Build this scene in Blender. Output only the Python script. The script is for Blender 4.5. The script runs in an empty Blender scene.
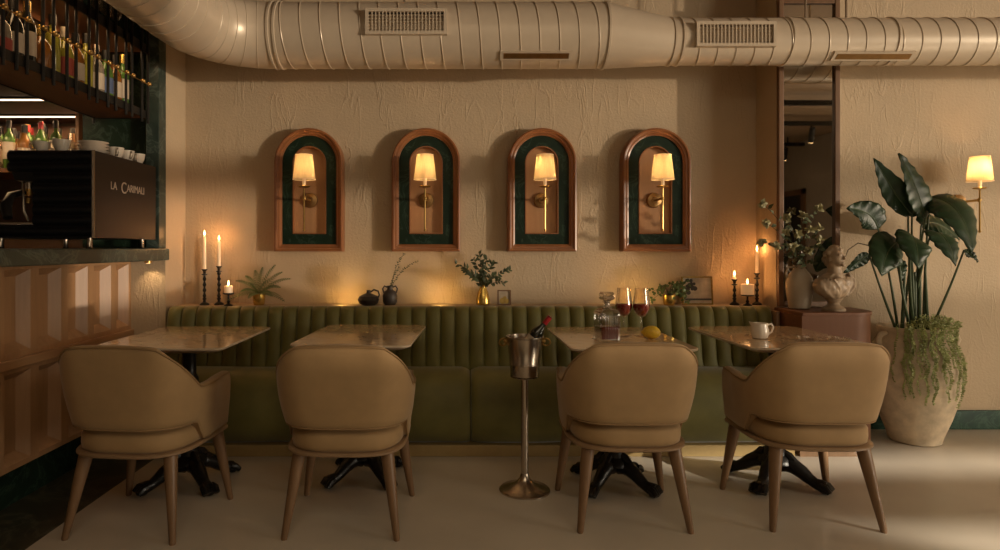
import bpy, bmesh, math, random
from math import sin, cos, pi, radians, sqrt
from mathutils import Vector, Matrix, noise
random.seed(7)
SC = bpy.context.scene
COL = SC.collection
# ---------------------------------------------------------------- camera numbers (1000 x 550 frame)
FPX, VX, VY, CAMZ = 640.0, 455.0, 248.0, 1.2
def W(px, py, d):
    return Vector(((px - VX) * d / FPX, d, CAMZ - (py - VY) * d / FPX))

# ---------------------------------------------------------------- materials
def newmat(name):
    m = bpy.data.materials.new(name); m.use_nodes = True
    nt = m.node_tree; b = nt.nodes['Principled BSDF']
    return m, nt, b
def N(nt, t, **k):
    n = nt.nodes.new(t)
    for a, v in k.items(): setattr(n, a, v)
    return n
def coords(nt, scale=(1, 1, 1), rot=(0, 0, 0), kind='Object'):
    tc = N(nt, 'ShaderNodeTexCoord'); mp = N(nt, 'ShaderNodeMapping')
    mp.inputs['Scale'].default_value = scale; mp.inputs['Rotation'].default_value = rot
    nt.links.new(tc.outputs[kind], mp.inputs['Vector']); return mp.outputs['Vector']
def ramp(nt, fac, stops):
    r = N(nt, 'ShaderNodeValToRGB'); cr = r.color_ramp
    while len(cr.elements) < len(stops): cr.elements.new(0.5)
    for e, (p, c) in zip(cr.elements, stops): e.position = p; e.color = (*c, 1)
    nt.links.new(fac, r.inputs['Fac']); return r.outputs['Color']
def noise_tex(nt, vec, scale, detail=4, rough=0.55, dist=0.0):
    n = N(nt, 'ShaderNodeTexNoise'); n.inputs['Scale'].default_value = scale
    n.inputs['Detail'].default_value = detail; n.inputs['Roughness'].default_value = rough
    n.inputs['Distortion'].default_value = dist
    nt.links.new(vec, n.inputs['Vector']); return n.outputs['Fac']
def bump(nt, b, h, strength, dist=0.01):
    n = N(nt, 'ShaderNodeBump'); n.inputs['Strength'].default_value = strength; n.inputs['Distance'].default_value = dist
    nt.links.new(h, n.inputs['Height']); nt.links.new(n.outputs['Normal'], b.inputs['Normal'])
def plain(name, c, rough=0.5, metal=0.0, var=0.12, scale=30, bmp=0.0, coat=0.0, sheen=0.0, trans=0.0, spec=None, emit=None, estr=0.0, aniso=None):
    m, nt, b = newmat(name)
    v = coords(nt, aniso or (1, 1, 1))
    f = noise_tex(nt, v, scale)
    lo = tuple(x * (1 - var) for x in c); hi = tuple(min(1, x * (1 + var)) for x in c)
    nt.links.new(ramp(nt, f, [(0.3, lo), (0.7, hi)]), b.inputs['Base Color'])
    b.inputs['Roughness'].default_value = rough; b.inputs['Metallic'].default_value = metal
    b.inputs['Coat Weight'].default_value = coat; b.inputs['Coat Roughness'].default_value = 0.08
    b.inputs['Sheen Weight'].default_value = sheen; b.inputs['Sheen Roughness'].default_value = 0.4
    b.inputs['Transmission Weight'].default_value = trans
    if spec is not None: b.inputs['Specular IOR Level'].default_value = spec
    if emit: b.inputs['Emission Color'].default_value = (*emit, 1); b.inputs['Emission Strength'].default_value = estr
    if bmp: bump(nt, b, f, bmp)
    return m
def wood(name, c1, c2, axis='z', rough=0.45, scale=9, coat=0.0, bmp=0.08):
    m, nt, b = newmat(name)
    s = {'x': (0.09, 1, 1), 'y': (1, 0.09, 1), 'z': (1, 1, 0.09)}[axis]
    v = coords(nt, s)
    f = noise_tex(nt, v, scale * 3, 6, 0.65, 0.6); g = noise_tex(nt, v, scale * .7, 3, 0.5, 1.2)
    mx = N(nt, 'ShaderNodeMath', operation='MULTIPLY_ADD'); mx.inputs[1].default_value = 0.5
    mm = N(nt, 'ShaderNodeMath', operation='MULTIPLY'); mm.inputs[1].default_value = 0.5
    nt.links.new(g, mm.inputs[0]); nt.links.new(f, mx.inputs[0]); nt.links.new(mm.outputs[0], mx.inputs[2])
    nt.links.new(ramp(nt, mx.outputs[0], [(0.32, c1), (0.68, c2)]), b.inputs['Base Color'])
    b.inputs['Roughness'].default_value = rough; b.inputs['Coat Weight'].default_value = coat
    b.inputs['Coat Roughness'].default_value = 0.1
    bump(nt, b, f, bmp, 0.004)
    return m
def marble(name, base, vein, rough=0.2, scale=3.0, w=0.04, coat=0.0, spec=0.5):
    m, nt, b = newmat(name)
    v = coords(nt, (1, 1, 1), (0.3, 0.5, 0.8))
    f = noise_tex(nt, v, scale, 8, 0.62, 1.1)
    g = noise_tex(nt, v, scale * 4, 5, 0.6, 0.4)
    mid = tuple(x * 1.5 for x in base)
    a = ramp(nt, g, [(0.3, base), (0.75, mid)])
    k = ramp(nt, f, [(0.5 - w, (0, 0, 0)), (0.5, (1, 1, 1)), (0.5 + w, (0, 0, 0))])
    mix = N(nt, 'ShaderNodeMix', data_type='RGBA')
    nt.links.new(k, mix.inputs['Factor']); nt.links.new(a, mix.inputs[6]); mix.inputs[7].default_value = (*vein, 1)
    nt.links.new(mix.outputs[2], b.inputs['Base Color'])
    b.inputs['Roughness'].default_value = rough; b.inputs['Coat Weight'].default_value = coat
    b.inputs['Specular IOR Level'].default_value = spec
    return m
def stucco(name, c, strength=0.5):
    m, nt, b = newmat(name)
    v = coords(nt)
    big = noise_tex(nt, v, 1.6, 4, 0.6); fine = noise_tex(nt, v, 60, 3, 0.6)
    vs = coords(nt, (1.0, 1.0, 0.22), (0, 0.15, 0)); ridge = noise_tex(nt, vs, 11, 3, 0.5, 0.7)
    r1 = ramp(nt, ridge, [(0.47, (0, 0, 0)), (0.50, (1, 1, 1)), (0.535, (0.15, 0.15, 0.15))])
    msk = noise_tex(nt, v, 2.6, 2, 0.5); r2 = ramp(nt, msk, [(0.42, (0, 0, 0)), (0.58, (1, 1, 1))])
    ml = N(nt, 'ShaderNodeMix', data_type='RGBA', blend_type='MULTIPLY'); ml.inputs['Factor'].default_value = 1
    nt.links.new(r1, ml.inputs[6]); nt.links.new(r2, ml.inputs[7])
    bw = N(nt, 'ShaderNodeRGBToBW'); nt.links.new(ml.outputs[2], bw.inputs[0])
    a1 = N(nt, 'ShaderNodeMath', operation='MULTIPLY_ADD'); a1.inputs[1].default_value = 0.45
    rs = N(nt, 'ShaderNodeMath', operation='MULTIPLY'); rs.inputs[1].default_value = 0.27; nt.links.new(bw.outputs[0], rs.inputs[0])
    nt.links.new(fine, a1.inputs[0]); nt.links.new(rs.outputs[0], a1.inputs[2])
    a2 = N(nt, 'ShaderNodeMath', operation='MULTIPLY_ADD'); a2.inputs[1].default_value = 1.2
    nt.links.new(big, a2.inputs[0]); nt.links.new(a1.outputs[0], a2.inputs[2])
    nt.links.new(ramp(nt, big, [(0.3, tuple(x * .92 for x in c)), (0.7, tuple(x * 1.06 for x in c))]), b.inputs['Base Color'])
    b.inputs['Roughness'].default_value = 0.75
    bump(nt, b, a2.outputs[0], strength, 0.011)
    return m
def glass(name, tint=(1, 1, 1), gl=0.1, base=0.02):
    m = bpy.data.materials.new(name); m.use_nodes = True; nt = m.node_tree; nt.nodes.clear()
    out = N(nt, 'ShaderNodeOutputMaterial'); mix = N(nt, 'ShaderNodeMixShader')
    tr = N(nt, 'ShaderNodeBsdfTransparent'); g = N(nt, 'ShaderNodeBsdfGlossy'); g.inputs['Roughness'].default_value = 0.03
    lw = N(nt, 'ShaderNodeLayerWeight'); lw.inputs['Blend'].default_value = gl
    tr.inputs['Color'].default_value = (*tint, 1)
    nt.links.new(lw.outputs['Facing'], mix.inputs[0]); nt.links.new(tr.outputs[0], mix.inputs[1]); nt.links.new(g.outputs[0], mix.inputs[2])
    mm = N(nt, 'ShaderNodeMath', operation='MULTIPLY_ADD'); mm.inputs[1].default_value = 0.75; mm.inputs[2].default_value = base
    nt.links.new(lw.outputs['Facing'], mm.inputs[0]); nt.links.new(mm.outputs[0], mix.inputs[0])
    nt.links.new(mix.outputs[0], out.inputs[0]); return m
def shade_mat(name, c, estr):
    m = bpy.data.materials.new(name); m.use_nodes = True; nt = m.node_tree; nt.nodes.clear()
    out = N(nt, 'ShaderNodeOutputMaterial'); mix = N(nt, 'ShaderNodeMixShader'); mix.inputs[0].default_value = 0.55
    d = N(nt, 'ShaderNodeBsdfDiffuse'); t = N(nt, 'ShaderNodeBsdfTranslucent')
    v = coords(nt, (1, 1, 0.05)); f = noise_tex(nt, v, 160, 2)
    cr = ramp(nt, f, [(0.3, tuple(x * .88 for x in c)), (0.7, c)])
    nt.links.new(cr, d.inputs[0]); nt.links.new(cr, t.inputs[0])
    nt.links.new(d.outputs[0], mix.inputs[1]); nt.links.new(t.outputs[0], mix.inputs[2])
    e = N(nt, 'ShaderNodeEmission'); e.inputs[0].default_value = (1.0, 0.66, 0.28, 1); e.inputs[1].default_value = estr
    add = N(nt, 'ShaderNodeAddShader'); nt.links.new(mix.outputs[0], add.inputs[0]); nt.links.new(e.outputs[0], add.inputs[1])
    nt.links.new(add.outputs[0], out.inputs[0]); return m
def emis(name, c, s):
    m = bpy.data.materials.new(name); m.use_nodes = True; nt = m.node_tree; nt.nodes.clear()
    out = N(nt, 'ShaderNodeOutputMaterial'); e = N(nt, 'ShaderNodeEmission')
    e.inputs[0].default_value = (*c, 1); e.inputs[1].default_value = s
    nt.links.new(e.outputs[0], out.inputs[0]); return m

MT = {}
MT['stucco'] = stucco('plaster_cream', (0.50, 0.39, 0.262), 0.7)
MT['paint'] = plain('paint_grey_beige', (0.40, 0.35, 0.29), 0.8, var=0.05, scale=3)
MT['ceil'] = plain('ceiling_paint', (0.34, 0.25, 0.17), 0.85, var=0.06, scale=3)
MT['floor'] = plain('microcement_floor', (0.58, 0.52, 0.435), 0.30, var=0.07, scale=2.2, bmp=0.0, coat=0.1)
MT['darkfloor'] = marble('dark_green_stone_floor', (0.036, 0.036, 0.025), (0.10, 0.10, 0.07), 0.3, 4)
MT['gmarble'] = marble('green_marble', (0.007, 0.017, 0.010), (0.030, 0.055, 0.038), 0.45, 4.5, 0.02, spec=0.2)
MT['gmarble2'] = marble('green_marble_counter', (0.024, 0.038, 0.032), (0.085, 0.115, 0.10), 0.3, 5, 0.035)
MT['oak'] = wood('oak_panel', (0.32, 0.175, 0.085), (0.46, 0.27, 0.14), 'z', 0.42)
MT['oak_rail'] = wood('oak_rail', (0.32, 0.175, 0.085), (0.46, 0.27, 0.14), 'y', 0.42)
MT['copperwood'] = wood('reddish_frame_wood', (0.20, 0.075, 0.028), (0.34, 0.14, 0.055), 'z', 0.28, 6)
MT['nichewood'] = wood('niche_wood', (0.34, 0.17, 0.075), (0.46, 0.25, 0.115), 'z', 0.5, 6)
MT['walnut'] = wood('walnut_leg', (0.15, 0.085, 0.042), (0.25, 0.145, 0.075), 'z', 0.42, 12)
MT['cabinet'] = wood('mahogany_veneer', (0.125, 0.052, 0.024), (0.175, 0.076, 0.038), 'z', 0.5, 5)
MT['cabinet'].node_tree.nodes['Principled BSDF'].inputs['Specular IOR Level'].default_value = 0.25
MT['bamboo'] = wood('mirror_frame_wood', (0.13, 0.065, 0.03), (0.22, 0.115, 0.055), 'z', 0.45, 14)
MT['velvet'] = plain('beige_velvet', (0.385, 0.250, 0.118), 0.75, var=0.06, scale=14, sheen=0.25, bmp=0.02)
MT['trimwood'] = wood('light_brown_trim_wood', (0.26, 0.165, 0.09), (0.34, 0.22, 0.125), 'x', 0.45, 12)
MT['piping'] = plain('beige_piping', (0.30, 0.19, 0.088), 0.7, var=0.05)
MT['green'] = plain('olive_velvet', (0.150, 0.136, 0.032), 0.6, var=0.10, scale=9, sheen=0.35)
MT['greenseat'] = plain('olive_velvet_seat', (0.175, 0.160, 0.046), 0.58, var=0.22, scale=5, sheen=0.45)
MT['brasslam'] = plain('brass_plinth', (0.42, 0.30, 0.13), 0.5, 0.3, var=0.05)
MT['tabletop'] = marble('beige_stone_table', (0.52, 0.37, 0.22), (0.70, 0.54, 0.36), 0.11, 5, 0.08, coat=0.4)
MT['tableedge'] = plain('table_edge', (0.66, 0.54, 0.40), 0.3, var=0.04)
MT['iron'] = plain('black_cast_iron', (0.012, 0.011, 0.010), 0.32, 0.3, var=0.3, scale=40, bmp=0.25)
MT['blackmetal'] = plain('black_metal', (0.016, 0.014, 0.012), 0.45, 0.4, var=0.2)
MT['duct'] = plain('painted_duct', (0.62, 0.52, 0.40), 0.34, 0.15, var=0.05, scale=5)
MT['ductdark'] = plain('grille_dark', (0.02, 0.016, 0.012), 0.8, var=0.1)
MT['brass'] = plain('aged_brass', (0.50, 0.32, 0.11), 0.3, 1.0, var=0.1)
MT['brassdark'] = plain('dark_brass', (0.34, 0.20, 0.08), 0.34, 0.9, var=0.1)
MT['gold'] = plain('gold_glaze', (0.68, 0.46, 0.12), 0.25, 0.85, var=0.06)
MT['steel'] = plain('brushed_steel', (0.52, 0.45, 0.37), 0.26, 1.0, var=0.06, scale=60, aniso=(1, 1, 0.05))
MT['ceramic'] = plain('white_ceramic', (0.72, 0.64, 0.54), 0.2, var=0.03, coat=0.4)
MT['cream'] = plain('cream_stoneware', (0.42, 0.35, 0.26), 0.6, var=0.1, scale=12, bmp=0.05)
MT['terra'] = plain('weathered_pale_clay', (0.58, 0.475, 0.34), 0.8, var=0.22, scale=13, bmp=0.5)
MT['bust'] = plain('aged_plaster_bust', (0.32, 0.235, 0.155), 0.5, var=0.3, scale=22, bmp=0.08)
MT['leafdark'] = plain('strelitzia_leaf', (0.012, 0.034, 0.012), 0.42, var=0.35, scale=14, spec=0.35)
MT['leafstem'] = plain('strelitzia_stem', (0.045, 0.075, 0.028), 0.5, var=0.2)
MT['fern'] = plain('fern_green', (0.085, 0.125, 0.032), 0.5, var=0.35, scale=20)
MT['olive'] = plain('olive_leaf', (0.055, 0.075, 0.032), 0.5, var=0.35, scale=20)
MT['trail'] = plain('trailing_green', (0.30, 0.34, 0.12), 0.5, var=0.35, scale=25)
MT['dried'] = plain('dried_flower_green', (0.34, 0.32, 0.17), 0.6, var=0.4, scale=25)
MT['twig'] = plain('twig_brown', (0.07, 0.05, 0.025), 0.7, var=0.2)
MT['soil'] = plain('soil', (0.03, 0.02, 0.013), 0.9, var=0.3, bmp=0.3)
MT['wax'] = plain('ivory_wax', (0.80, 0.70, 0.54), 0.45, var=0.03, emit=(1.0, 0.45, 0.15), estr=0.22)  # candle glow put into the wax colour as faint orange emission
MT['flame'] = emis('candle_flame', (1.0, 0.62, 0.22), 16.0)
MT['blackpot'] = plain('black_glazed_clay', (0.02, 0.015, 0.012), 0.28, var=0.25, coat=0.2)
MT['greypot'] = plain('charcoal_clay', (0.04, 0.032, 0.028), 0.5, var=0.25, bmp=0.05)
MT['shade'] = shade_mat('lamp_shade_fabric', (0.70, 0.55, 0.32), 0.12)
MT['bulb'] = emis('warm_bulb', (1.0, 0.60, 0.25), 5.0)
MT['led'] = emis('led_strip', (1.0, 0.72, 0.46), 3.2)
MT['mirror'] = plain('mirror_silver', (0.80, 0.77, 0.72), 0.02, 1.0, var=0.01)
MT['pane'] = glass('window_glass', (0.97, 0.97, 0.97), 0.05)
MT['crystal'] = glass('cut_crystal', (0.90, 0.88, 0.84), 0.55, 0.15)
MT['clear'] = glass('clear_glass', (0.95, 0.93, 0.90), 0.32)
MT['wine'] = plain('red_wine', (0.27, 0.025, 0.024), 0.08, var=0.1, coat=0.3)
MT['whisky'] = plain('dark_red_liquor', (0.17, 0.014, 0.010), 0.08, var=0.1, coat=0.3)
MT['lemon'] = plain('lemon_skin', (0.72, 0.46, 0.035), 0.42, var=0.08, scale=90, bmp=0.25)
MT['machine'] = plain('matte_black_steel', (0.007, 0.007, 0.009), 0.4, 0.2, var=0.1)
MT['machinebrown'] = plain('dark_bronze_panel', (0.028, 0.018, 0.013), 0.55, 0.2, var=0.05)
MT['letter'] = plain('pale_lettering', (0.50, 0.42, 0.34), 0.5, var=0.02)
MT['rackwood'] = wood('rack_wood', (0.13, 0.052, 0.02), (0.21, 0.09, 0.036), 'y', 0.5)
MT['soffit'] = plain('brown_soffit', (0.11, 0.062, 0.036), 0.6, var=0.06)
MT['paper'] = plain('bottle_paper_label', (0.50, 0.41, 0.30), 0.7, var=0.05)
MT['redpaper'] = plain('red_paper_label', (0.30, 0.05, 0.03), 0.6, var=0.05)
MT['bluepaper'] = plain('blue_paper_label', (0.08, 0.11, 0.20), 0.6, var=0.05)
MT['redfoil'] = plain('red_foil', (0.34, 0.018, 0.022), 0.35, 0.3, var=0.05)
MT['darkglass'] = plain('dark_bottle_glass', (0.010, 0.012, 0.008), 0.08, var=0.1, coat=0.5)
MT['amber'] = plain('amber_bottle_glass', (0.30, 0.115, 0.02), 0.1, var=0.15, coat=0.4, trans=0.3)
MT['greenglass'] = plain('green_bottle_glass', (0.10, 0.20, 0.035), 0.1, var=0.15, coat=0.4, trans=0.3)
MT['yellowglass'] = plain('yellow_green_bottle_glass', (0.42, 0.37, 0.05), 0.12, var=0.12, coat=0.4, trans=0.3)
MT['clearbottle'] = plain('clear_spirit_glass', (0.36, 0.30, 0.22), 0.08, var=0.1, coat=0.5, trans=0.4)
MT['art'] = plain('faded_print', (0.44, 0.36, 0.26), 0.6, var=0.45, scale=9)
MT['pear'] = plain('yellow_fruit_paint', (0.46, 0.31, 0.07), 0.6, var=0.2)
MT['shadowprint'] = plain('dark_print_paint', (0.05, 0.042, 0.035), 0.6, var=0.2)
MT['doorpaint'] = plain('dark_door', (0.018, 0.018, 0.02), 0.5, var=0.1)
MT['basegreen'] = marble('green_marble_skirting', (0.008, 0.034, 0.020), (0.03, 0.08, 0.05), 0.4, 5, 0.03, spec=0.2)

# ---------------------------------------------------------------- geometry helpers
class MB:
    def __init__(s): s.b = bmesh.new()
    def box(s, x0, x1, y0, y1, z0, z1, bev=0.0):
        vs = [s.b.verts.new((x, y, z)) for x in (x0, x1) for y in (y0, y1) for z in (z0, z1)]
        q = [(0, 1, 3, 2), (4, 6, 7, 5), (0, 4, 5, 1), (2, 3, 7, 6), (0, 2, 6, 4), (1, 5, 7, 3)]
        fs = [s.b.faces.new([vs[i] for i in f]) for f in q]
        if bev:
            es = list({e for f in fs for e in f.edges})
            bmesh.ops.bevel(s.b, geom=es, offset=bev, segments=2, profile=0.5, affect='EDGES')
        return s
    def loft(s, rings, closed=True, cap0=True, cap1=True):
        R = [[s.b.verts.new(p) for p in r] for r in rings]
        n = len(R[0])
        for a, b in zip(R[:-1], R[1:]):
            for i in range(n if closed else n - 1):
                j = (i + 1) % n
                try: s.b.faces.new((a[i], a[j], b[j], b[i]))
                except ValueError: pass
        if closed and cap0: s.b.faces.new(R[0][::-1])
        if closed and cap1: s.b.faces.new(R[-1])
        return s
    def lathe(s, prof, seg=24, c=(0, 0, 0), cap=True, ax=None):
        rings = []
        for r, z in prof:
            rings.append([Vector((max(r, 1e-4) * cos(2 * pi * i / seg), max(r, 1e-4) * sin(2 * pi * i / seg), z)) for i in range(seg)])
        if ax is not None:
            q = Vector((0, 0, 1)).rotation_difference(Vector(ax).normalized())
            rings = [[q @ p for p in r] for r in rings]
        c = Vector(c)
        rings = [[p + c for p in r] for r in rings]
        return s.loft(rings, True, cap, cap)
    def tube(s, pts, r, seg=8, cap=True, flat=1.0):
        pts = [Vector(p) for p in pts]; n = len(pts)
        rs = r if isinstance(r, (list, tuple)) else [r] * n
        t0 = (pts[1] - pts[0]).normalized()
        u = t0.orthogonal().normalized(); rings = []
        for i, p in enumerate(pts):
            t = (pts[min(i + 1, n - 1)] - pts[max(i - 1, 0)]).normalized()
            u = (u - t * u.dot(t)).normalized(); v = t.cross(u)
            rings.append([p + u * (rs[i] * cos(2 * pi * k / seg)) + v * (rs[i] * flat * sin(2 * pi * k / seg)) for k in range(seg)])
        return s.loft(rings, True, cap, cap)
    def ring(s, c, R, r, ax=(0, 0, 1), seg=28, sg=6, a0=0, a1=2 * pi):
        q = Vector((0, 0, 1)).rotation_difference(Vector(ax).normalized()); c = Vector(c)
        full = abs(a1 - a0 - 2 * pi) < 1e-6
        rings = []
        for i in range(seg + 1):
            a = a0 + (a1 - a0) * i / seg
            rings.append([c + q @ Vector(((R + r * cos(2 * pi * k / sg)) * cos(a), (R + r * cos(2 * pi * k / sg)) * sin(a), r * sin(2 * pi * k / sg))) for k in range(sg)])
        s.loft(rings, True, not full, not full)
        if full: bmesh.ops.remove_doubles(s.b, verts=s.b.verts, dist=1e-6)
        return s
    def prism(s, poly, a0, a1, axis='z'):
        f = {'z': lambda p, a: (p[0], p[1], a), 'y': lambda p, a: (p[0], a, p[1]), 'x': lambda p, a: (a, p[0], p[1])}[axis]
        return s.loft([[Vector(f(p, a0)) for p in poly], [Vector(f(p, a1)) for p in poly]])
    def ball(s, c, r, sc=(1, 1, 1), seg=16, rot=None):
        m = Matrix.Translation(c) @ (rot or Matrix.Identity(4)) @ Matrix.Diagonal((*[r * k for k in sc], 1))
        bmesh.ops.create_uvsphere(s.b, u_segments=seg, v_segments=max(6, seg // 2), radius=1, matrix=m); return s
    def leaf(s, base, tip, w, nrm=(0, 0, 1), sag=0.0, n=5, fold=0.15, shape=0.75):
        base, tip = Vector(base), Vector(tip); ax = tip - base; L = ax.length
        if L < 1e-6: return s
        side = ax.cross(Vector(nrm))
        if side.length < 1e-6: side = ax.cross(Vector((1, 0.3, 0)))
        side.normalize(); up = side.cross(ax).normalized()
        rows = []
        for i in range(n + 1):
            t = i / n; ww = w * max(0.03, sin(pi * t ** shape)) if 0 < i < n else w * 0.04
            c = base + ax * t + up * (sag * L * (4 * t * (1 - t)))
            rows.append([c - side * ww + up * fold * ww, c, c + side * ww + up * fold * ww])
        return s.loft(rows, False)
    def build(s, name, mat, parent=None, loc=None, smooth=True, bevel=0.0, bseg=2, sub=0, solid=0.0, angle=40):
        bmesh.ops.recalc_face_normals(s.b, faces=s.b.faces)
        me = bpy.data.meshes.new(name); s.b.to_mesh(me); s.b.free()
        if smooth:
            me.polygons.foreach_set('use_smooth', [True] * len(me.polygons))
            if sub == 0: me.set_sharp_from_angle(angle=radians(angle))
        me.materials.append(MT[mat] if isinstance(mat, str) else mat)
        o = bpy.data.objects.new(name, me); COL.objects.link(o)
        if parent is not None: o.parent = parent
        if loc is not None: o.location = loc
        if solid: md = o.modifiers.new('solid', 'SOLIDIFY'); md.thickness = solid; md.offset = 0
        if bevel:
            md = o.modifiers.new('bev', 'BEVEL'); md.width = bevel; md.segments = bseg; md.limit_method = 'ANGLE'; md.angle_limit = radians(35)
        if sub: md = o.modifiers.new('sub', 'SUBSURF'); md.levels = sub; md.render_levels = sub
        return o
def thing(name, label, cat, loc=(0, 0, 0), rz=0.0, group=None):
    o = bpy.data.objects.new(name, None); COL.objects.link(o); o.empty_display_size = 0.05
    o.location = loc; o.rotation_euler = (0, 0, rz)
    return tag(o, label, cat, group)
def tag(o, label, cat, group=None):
    o['label'] = label; o['category'] = cat
    if group: o['group'] = group
    return o
def struct(o): o['kind'] = 'structure'; return o
def dup(root, loc, rz=None, label=None, group=None, scale=None):
    r = root.copy(); COL.objects.link(r); r.location = loc
    if rz is not None: r.rotation_euler = (0, 0, rz)
    if scale is not None: r.scale = scale
    if label: r['label'] = label
    if group: r['group'] = group
    def rec(a, b):
        for ch in list(a.children):
            c = ch.copy(); COL.objects.link(c); c.parent = b; rec(ch, c)
    rec(root, r)
    return r
def smooth01(t): t = max(0.0, min(1.0, t)); return t * t * (3 - 2 * t)
def lamp(name, kind, loc, energy, color, **k):
    l = bpy.data.lights.new(name, kind); l.energy = energy; l.color = color
    for a, v in k.items(): setattr(l, a, v)
    o = bpy.data.objects.new(name, l); COL.objects.link(o); o.location = loc; return o
ORD = 'first second third fourth fifth sixth seventh eighth ninth tenth eleventh twelfth thirteenth fourteenth fifteenth sixteenth'.split()
# ================================================================= SETTING
WY = 4.25                                            # face of the back wall
struct(MB().box(-1.71, 15.2, -5.0, WY + .1, -0.1, 0.0).build('floor', 'floor', smooth=False))
struct(MB().box(-4.3, -1.71, -5.0, 4.6, -0.1, 0.0).build('floor', 'darkfloor', smooth=False))
struct(MB().box(-4.3, 6.65, -5.0, 4.7, 3.2, 3.3).box(6.65, 15.2, -1.65, 4.7, 3.2, 3.3).build('ceiling', 'ceil', smooth=False))
struct(MB().box(-1.95, 15.2, WY, WY + .2, 0, 3.2).build('wall_back', 'stucco', smooth=False))
struct(MB().box(-2.30, -1.79, 3.955, WY + .1, 0, 3.2).build('wall_left', 'stucco', smooth=False))
struct(MB().box(-4.3, -2.30, 4.5, 4.6, 0, 3.2).build('wall_bar', 'soffit', smooth=False))
struct(MB().box(-4.4, -4.3, -5.0, 4.6, 0, 3.2).build('wall_bar_side', 'paint', smooth=False))
m = MB(); m.box(-4.4, -.6, -5.1, -5.0, 0, 3.2); m.box(3.6, 6.7, -5.1, -5.0, 0, 3.2); m.box(-.6, 3.6, -5.1, -5.0, 0, .9); m.box(-.6, 3.6, -5.1, -5.0, 2.5, 3.2)
struct(m.build('wall_rear', 'paint', smooth=False))
struct(MB().box(2.0, 2.385, 3.985, WY, 0, 3.2).build('wall_pier', 'stucco', smooth=False))
# the street side: the room widens behind the view's right edge up to a shopfront parallel to the back wall
RX, FY, FX = 6.5, -1.5, 15.0
W0, W1, WB, WT = 6.75, 14.8, 0.34, 2.64
struct(MB().box(RX, RX + .15, -5, FY, 0, 3.2).build('wall_right', 'paint', smooth=False))
struct(MB().box(FX, FX + .15, FY, WY + .2, 0, 3.2).build('wall_far_right', 'paint', smooth=False))
m = MB(); m.box(RX + .15, W0, FY - .15, FY, 0, 3.2); m.box(W1, FX, FY - .15, FY, 0, 3.2); m.box(W0, W1, FY - .15, FY, 0, WB); m.box(W0, W1, FY - .15, FY, WT, 3.2)
struct(m.build('wall_front', 'paint', smooth=False))
win = thing('window_1', None, None); del win['label']; del win['category']; struct(win)
m = MB()
for x in (W0, W1 - .06): m.box(x, x + .06, FY - .11, FY - .03, WB, WT)
for z0, z1 in ((WB, WB + .03), (WT - .04, WT), (1.05, 1.27), (2.41, 2.50)): m.box(W0, W1, FY - .12, FY - .03, z0, z1)
m.build('window_frame', 'blackmetal', win, smooth=False)
MB().box(W0, W1, FY - .066, FY - .06, WB, WT).build('window_pane', 'pane', win, smooth=False)
# skirting, ledge behind the banquette
struct(MB().box(2.385, 15.0, WY - .018, WY, 0, 0.125, .003).build('baseboard_back', 'basegreen', smooth=False))
struct(MB().box(-1.79, 2.0, 4.06, WY, 0.0, 0.831, .004).build('trim_1', 'stucco', smooth=False))
# marble cladding of the bar end and its upright
struct(MB().box(-2.29, -1.80, 3.935, 3.955, 1.2, 3.2).build('trim_2', 'gmarble', smooth=False))
struct(MB().box(-1.865, -1.785, 3.86, 3.955, 1.2, 3.2, .004).build('trim_3', 'gmarble2', smooth=False))
# door seen in the mirror
d = thing('door_1', None, None); del d['label']; del d['category']; struct(d)
MB().box(RX - .03, RX - .005, -4.78, -4.0, 0, 2.2).build('door_leaf', 'doorpaint', d, smooth=False)
m = MB(); m.box(RX - .05, RX, -4.88, -4.78, 0, 2.3); m.box(RX - .05, RX, -4.0, -3.9, 0, 2.3); m.box(RX - .05, RX, -4.88, -3.9, 2.2, 2.3)
m.build('door_frame', 'bamboo', d, smooth=False)

# ================================================================= LIGHT
SUN_AZ, SUN_EL = radians(61), radians(-2.5)
dirs = Vector((-sin(SUN_AZ) * cos(SUN_EL), cos(SUN_AZ) * cos(SUN_EL), -sin(SUN_EL)))
sun = lamp('evening_sun', 'SUN', (9, -2, 3), 1.75, (1.0, 0.79, 0.57), angle=radians(0.9))
sun.rotation_euler = dirs.to_track_quat('-Z', 'Y').to_euler()
day = lamp('window_daylight', 'AREA', (11.0, FY - .35, 1.5), 850, (1.0, 0.86, 0.66), shape='RECTANGLE', size=7.0, size_y=2.2)
day.rotation_euler = (radians(90), 0, 0)
# ceiling spot tracks over the room behind the camera, seen in the mirror
def track(y, x0, x1, heads, label):
    t = thing('track_light', label, 'light', (0, y, 3.2), group='ceiling spot tracks')
    MB().box(x0, x1, -.03, .03, -.16, -.10).build('rail', 'blackmetal', t, smooth=False)
    for x in (x0 + .3, x1 - .3): MB().tube([(x, 0, -.11), (x, 0, 0)], .012).build('hanger', 'blackmetal', t)
    for x in heads:
        h = MB().tube([(x, 0, -.16), (x, 0, -.24)], .012).tube([(x, .03, -.20), (x + .03, -.07, -.40)], .042, 14).build('spot_head', 'blackmetal', t)
        MB().lathe([(.034, -.002), (.034, 0)], 14, (x + .031, -.073, -.406), ax=(.03, -.1, -.2)).build('lens', 'bulb', h)
track(-0.30, 3.6, 6.3, (5.0, 5.9), 'black ceiling spot track reflected highest in the tall mirror')
track(-1.66, 3.6, 6.3, (5.35,), 'black ceiling spot track reflected in the mirror as the middle bar')
track(-3.6, 3.6, 6.3, (5.95,), 'black ceiling spot track reflected lowest in the tall mirror')
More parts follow.
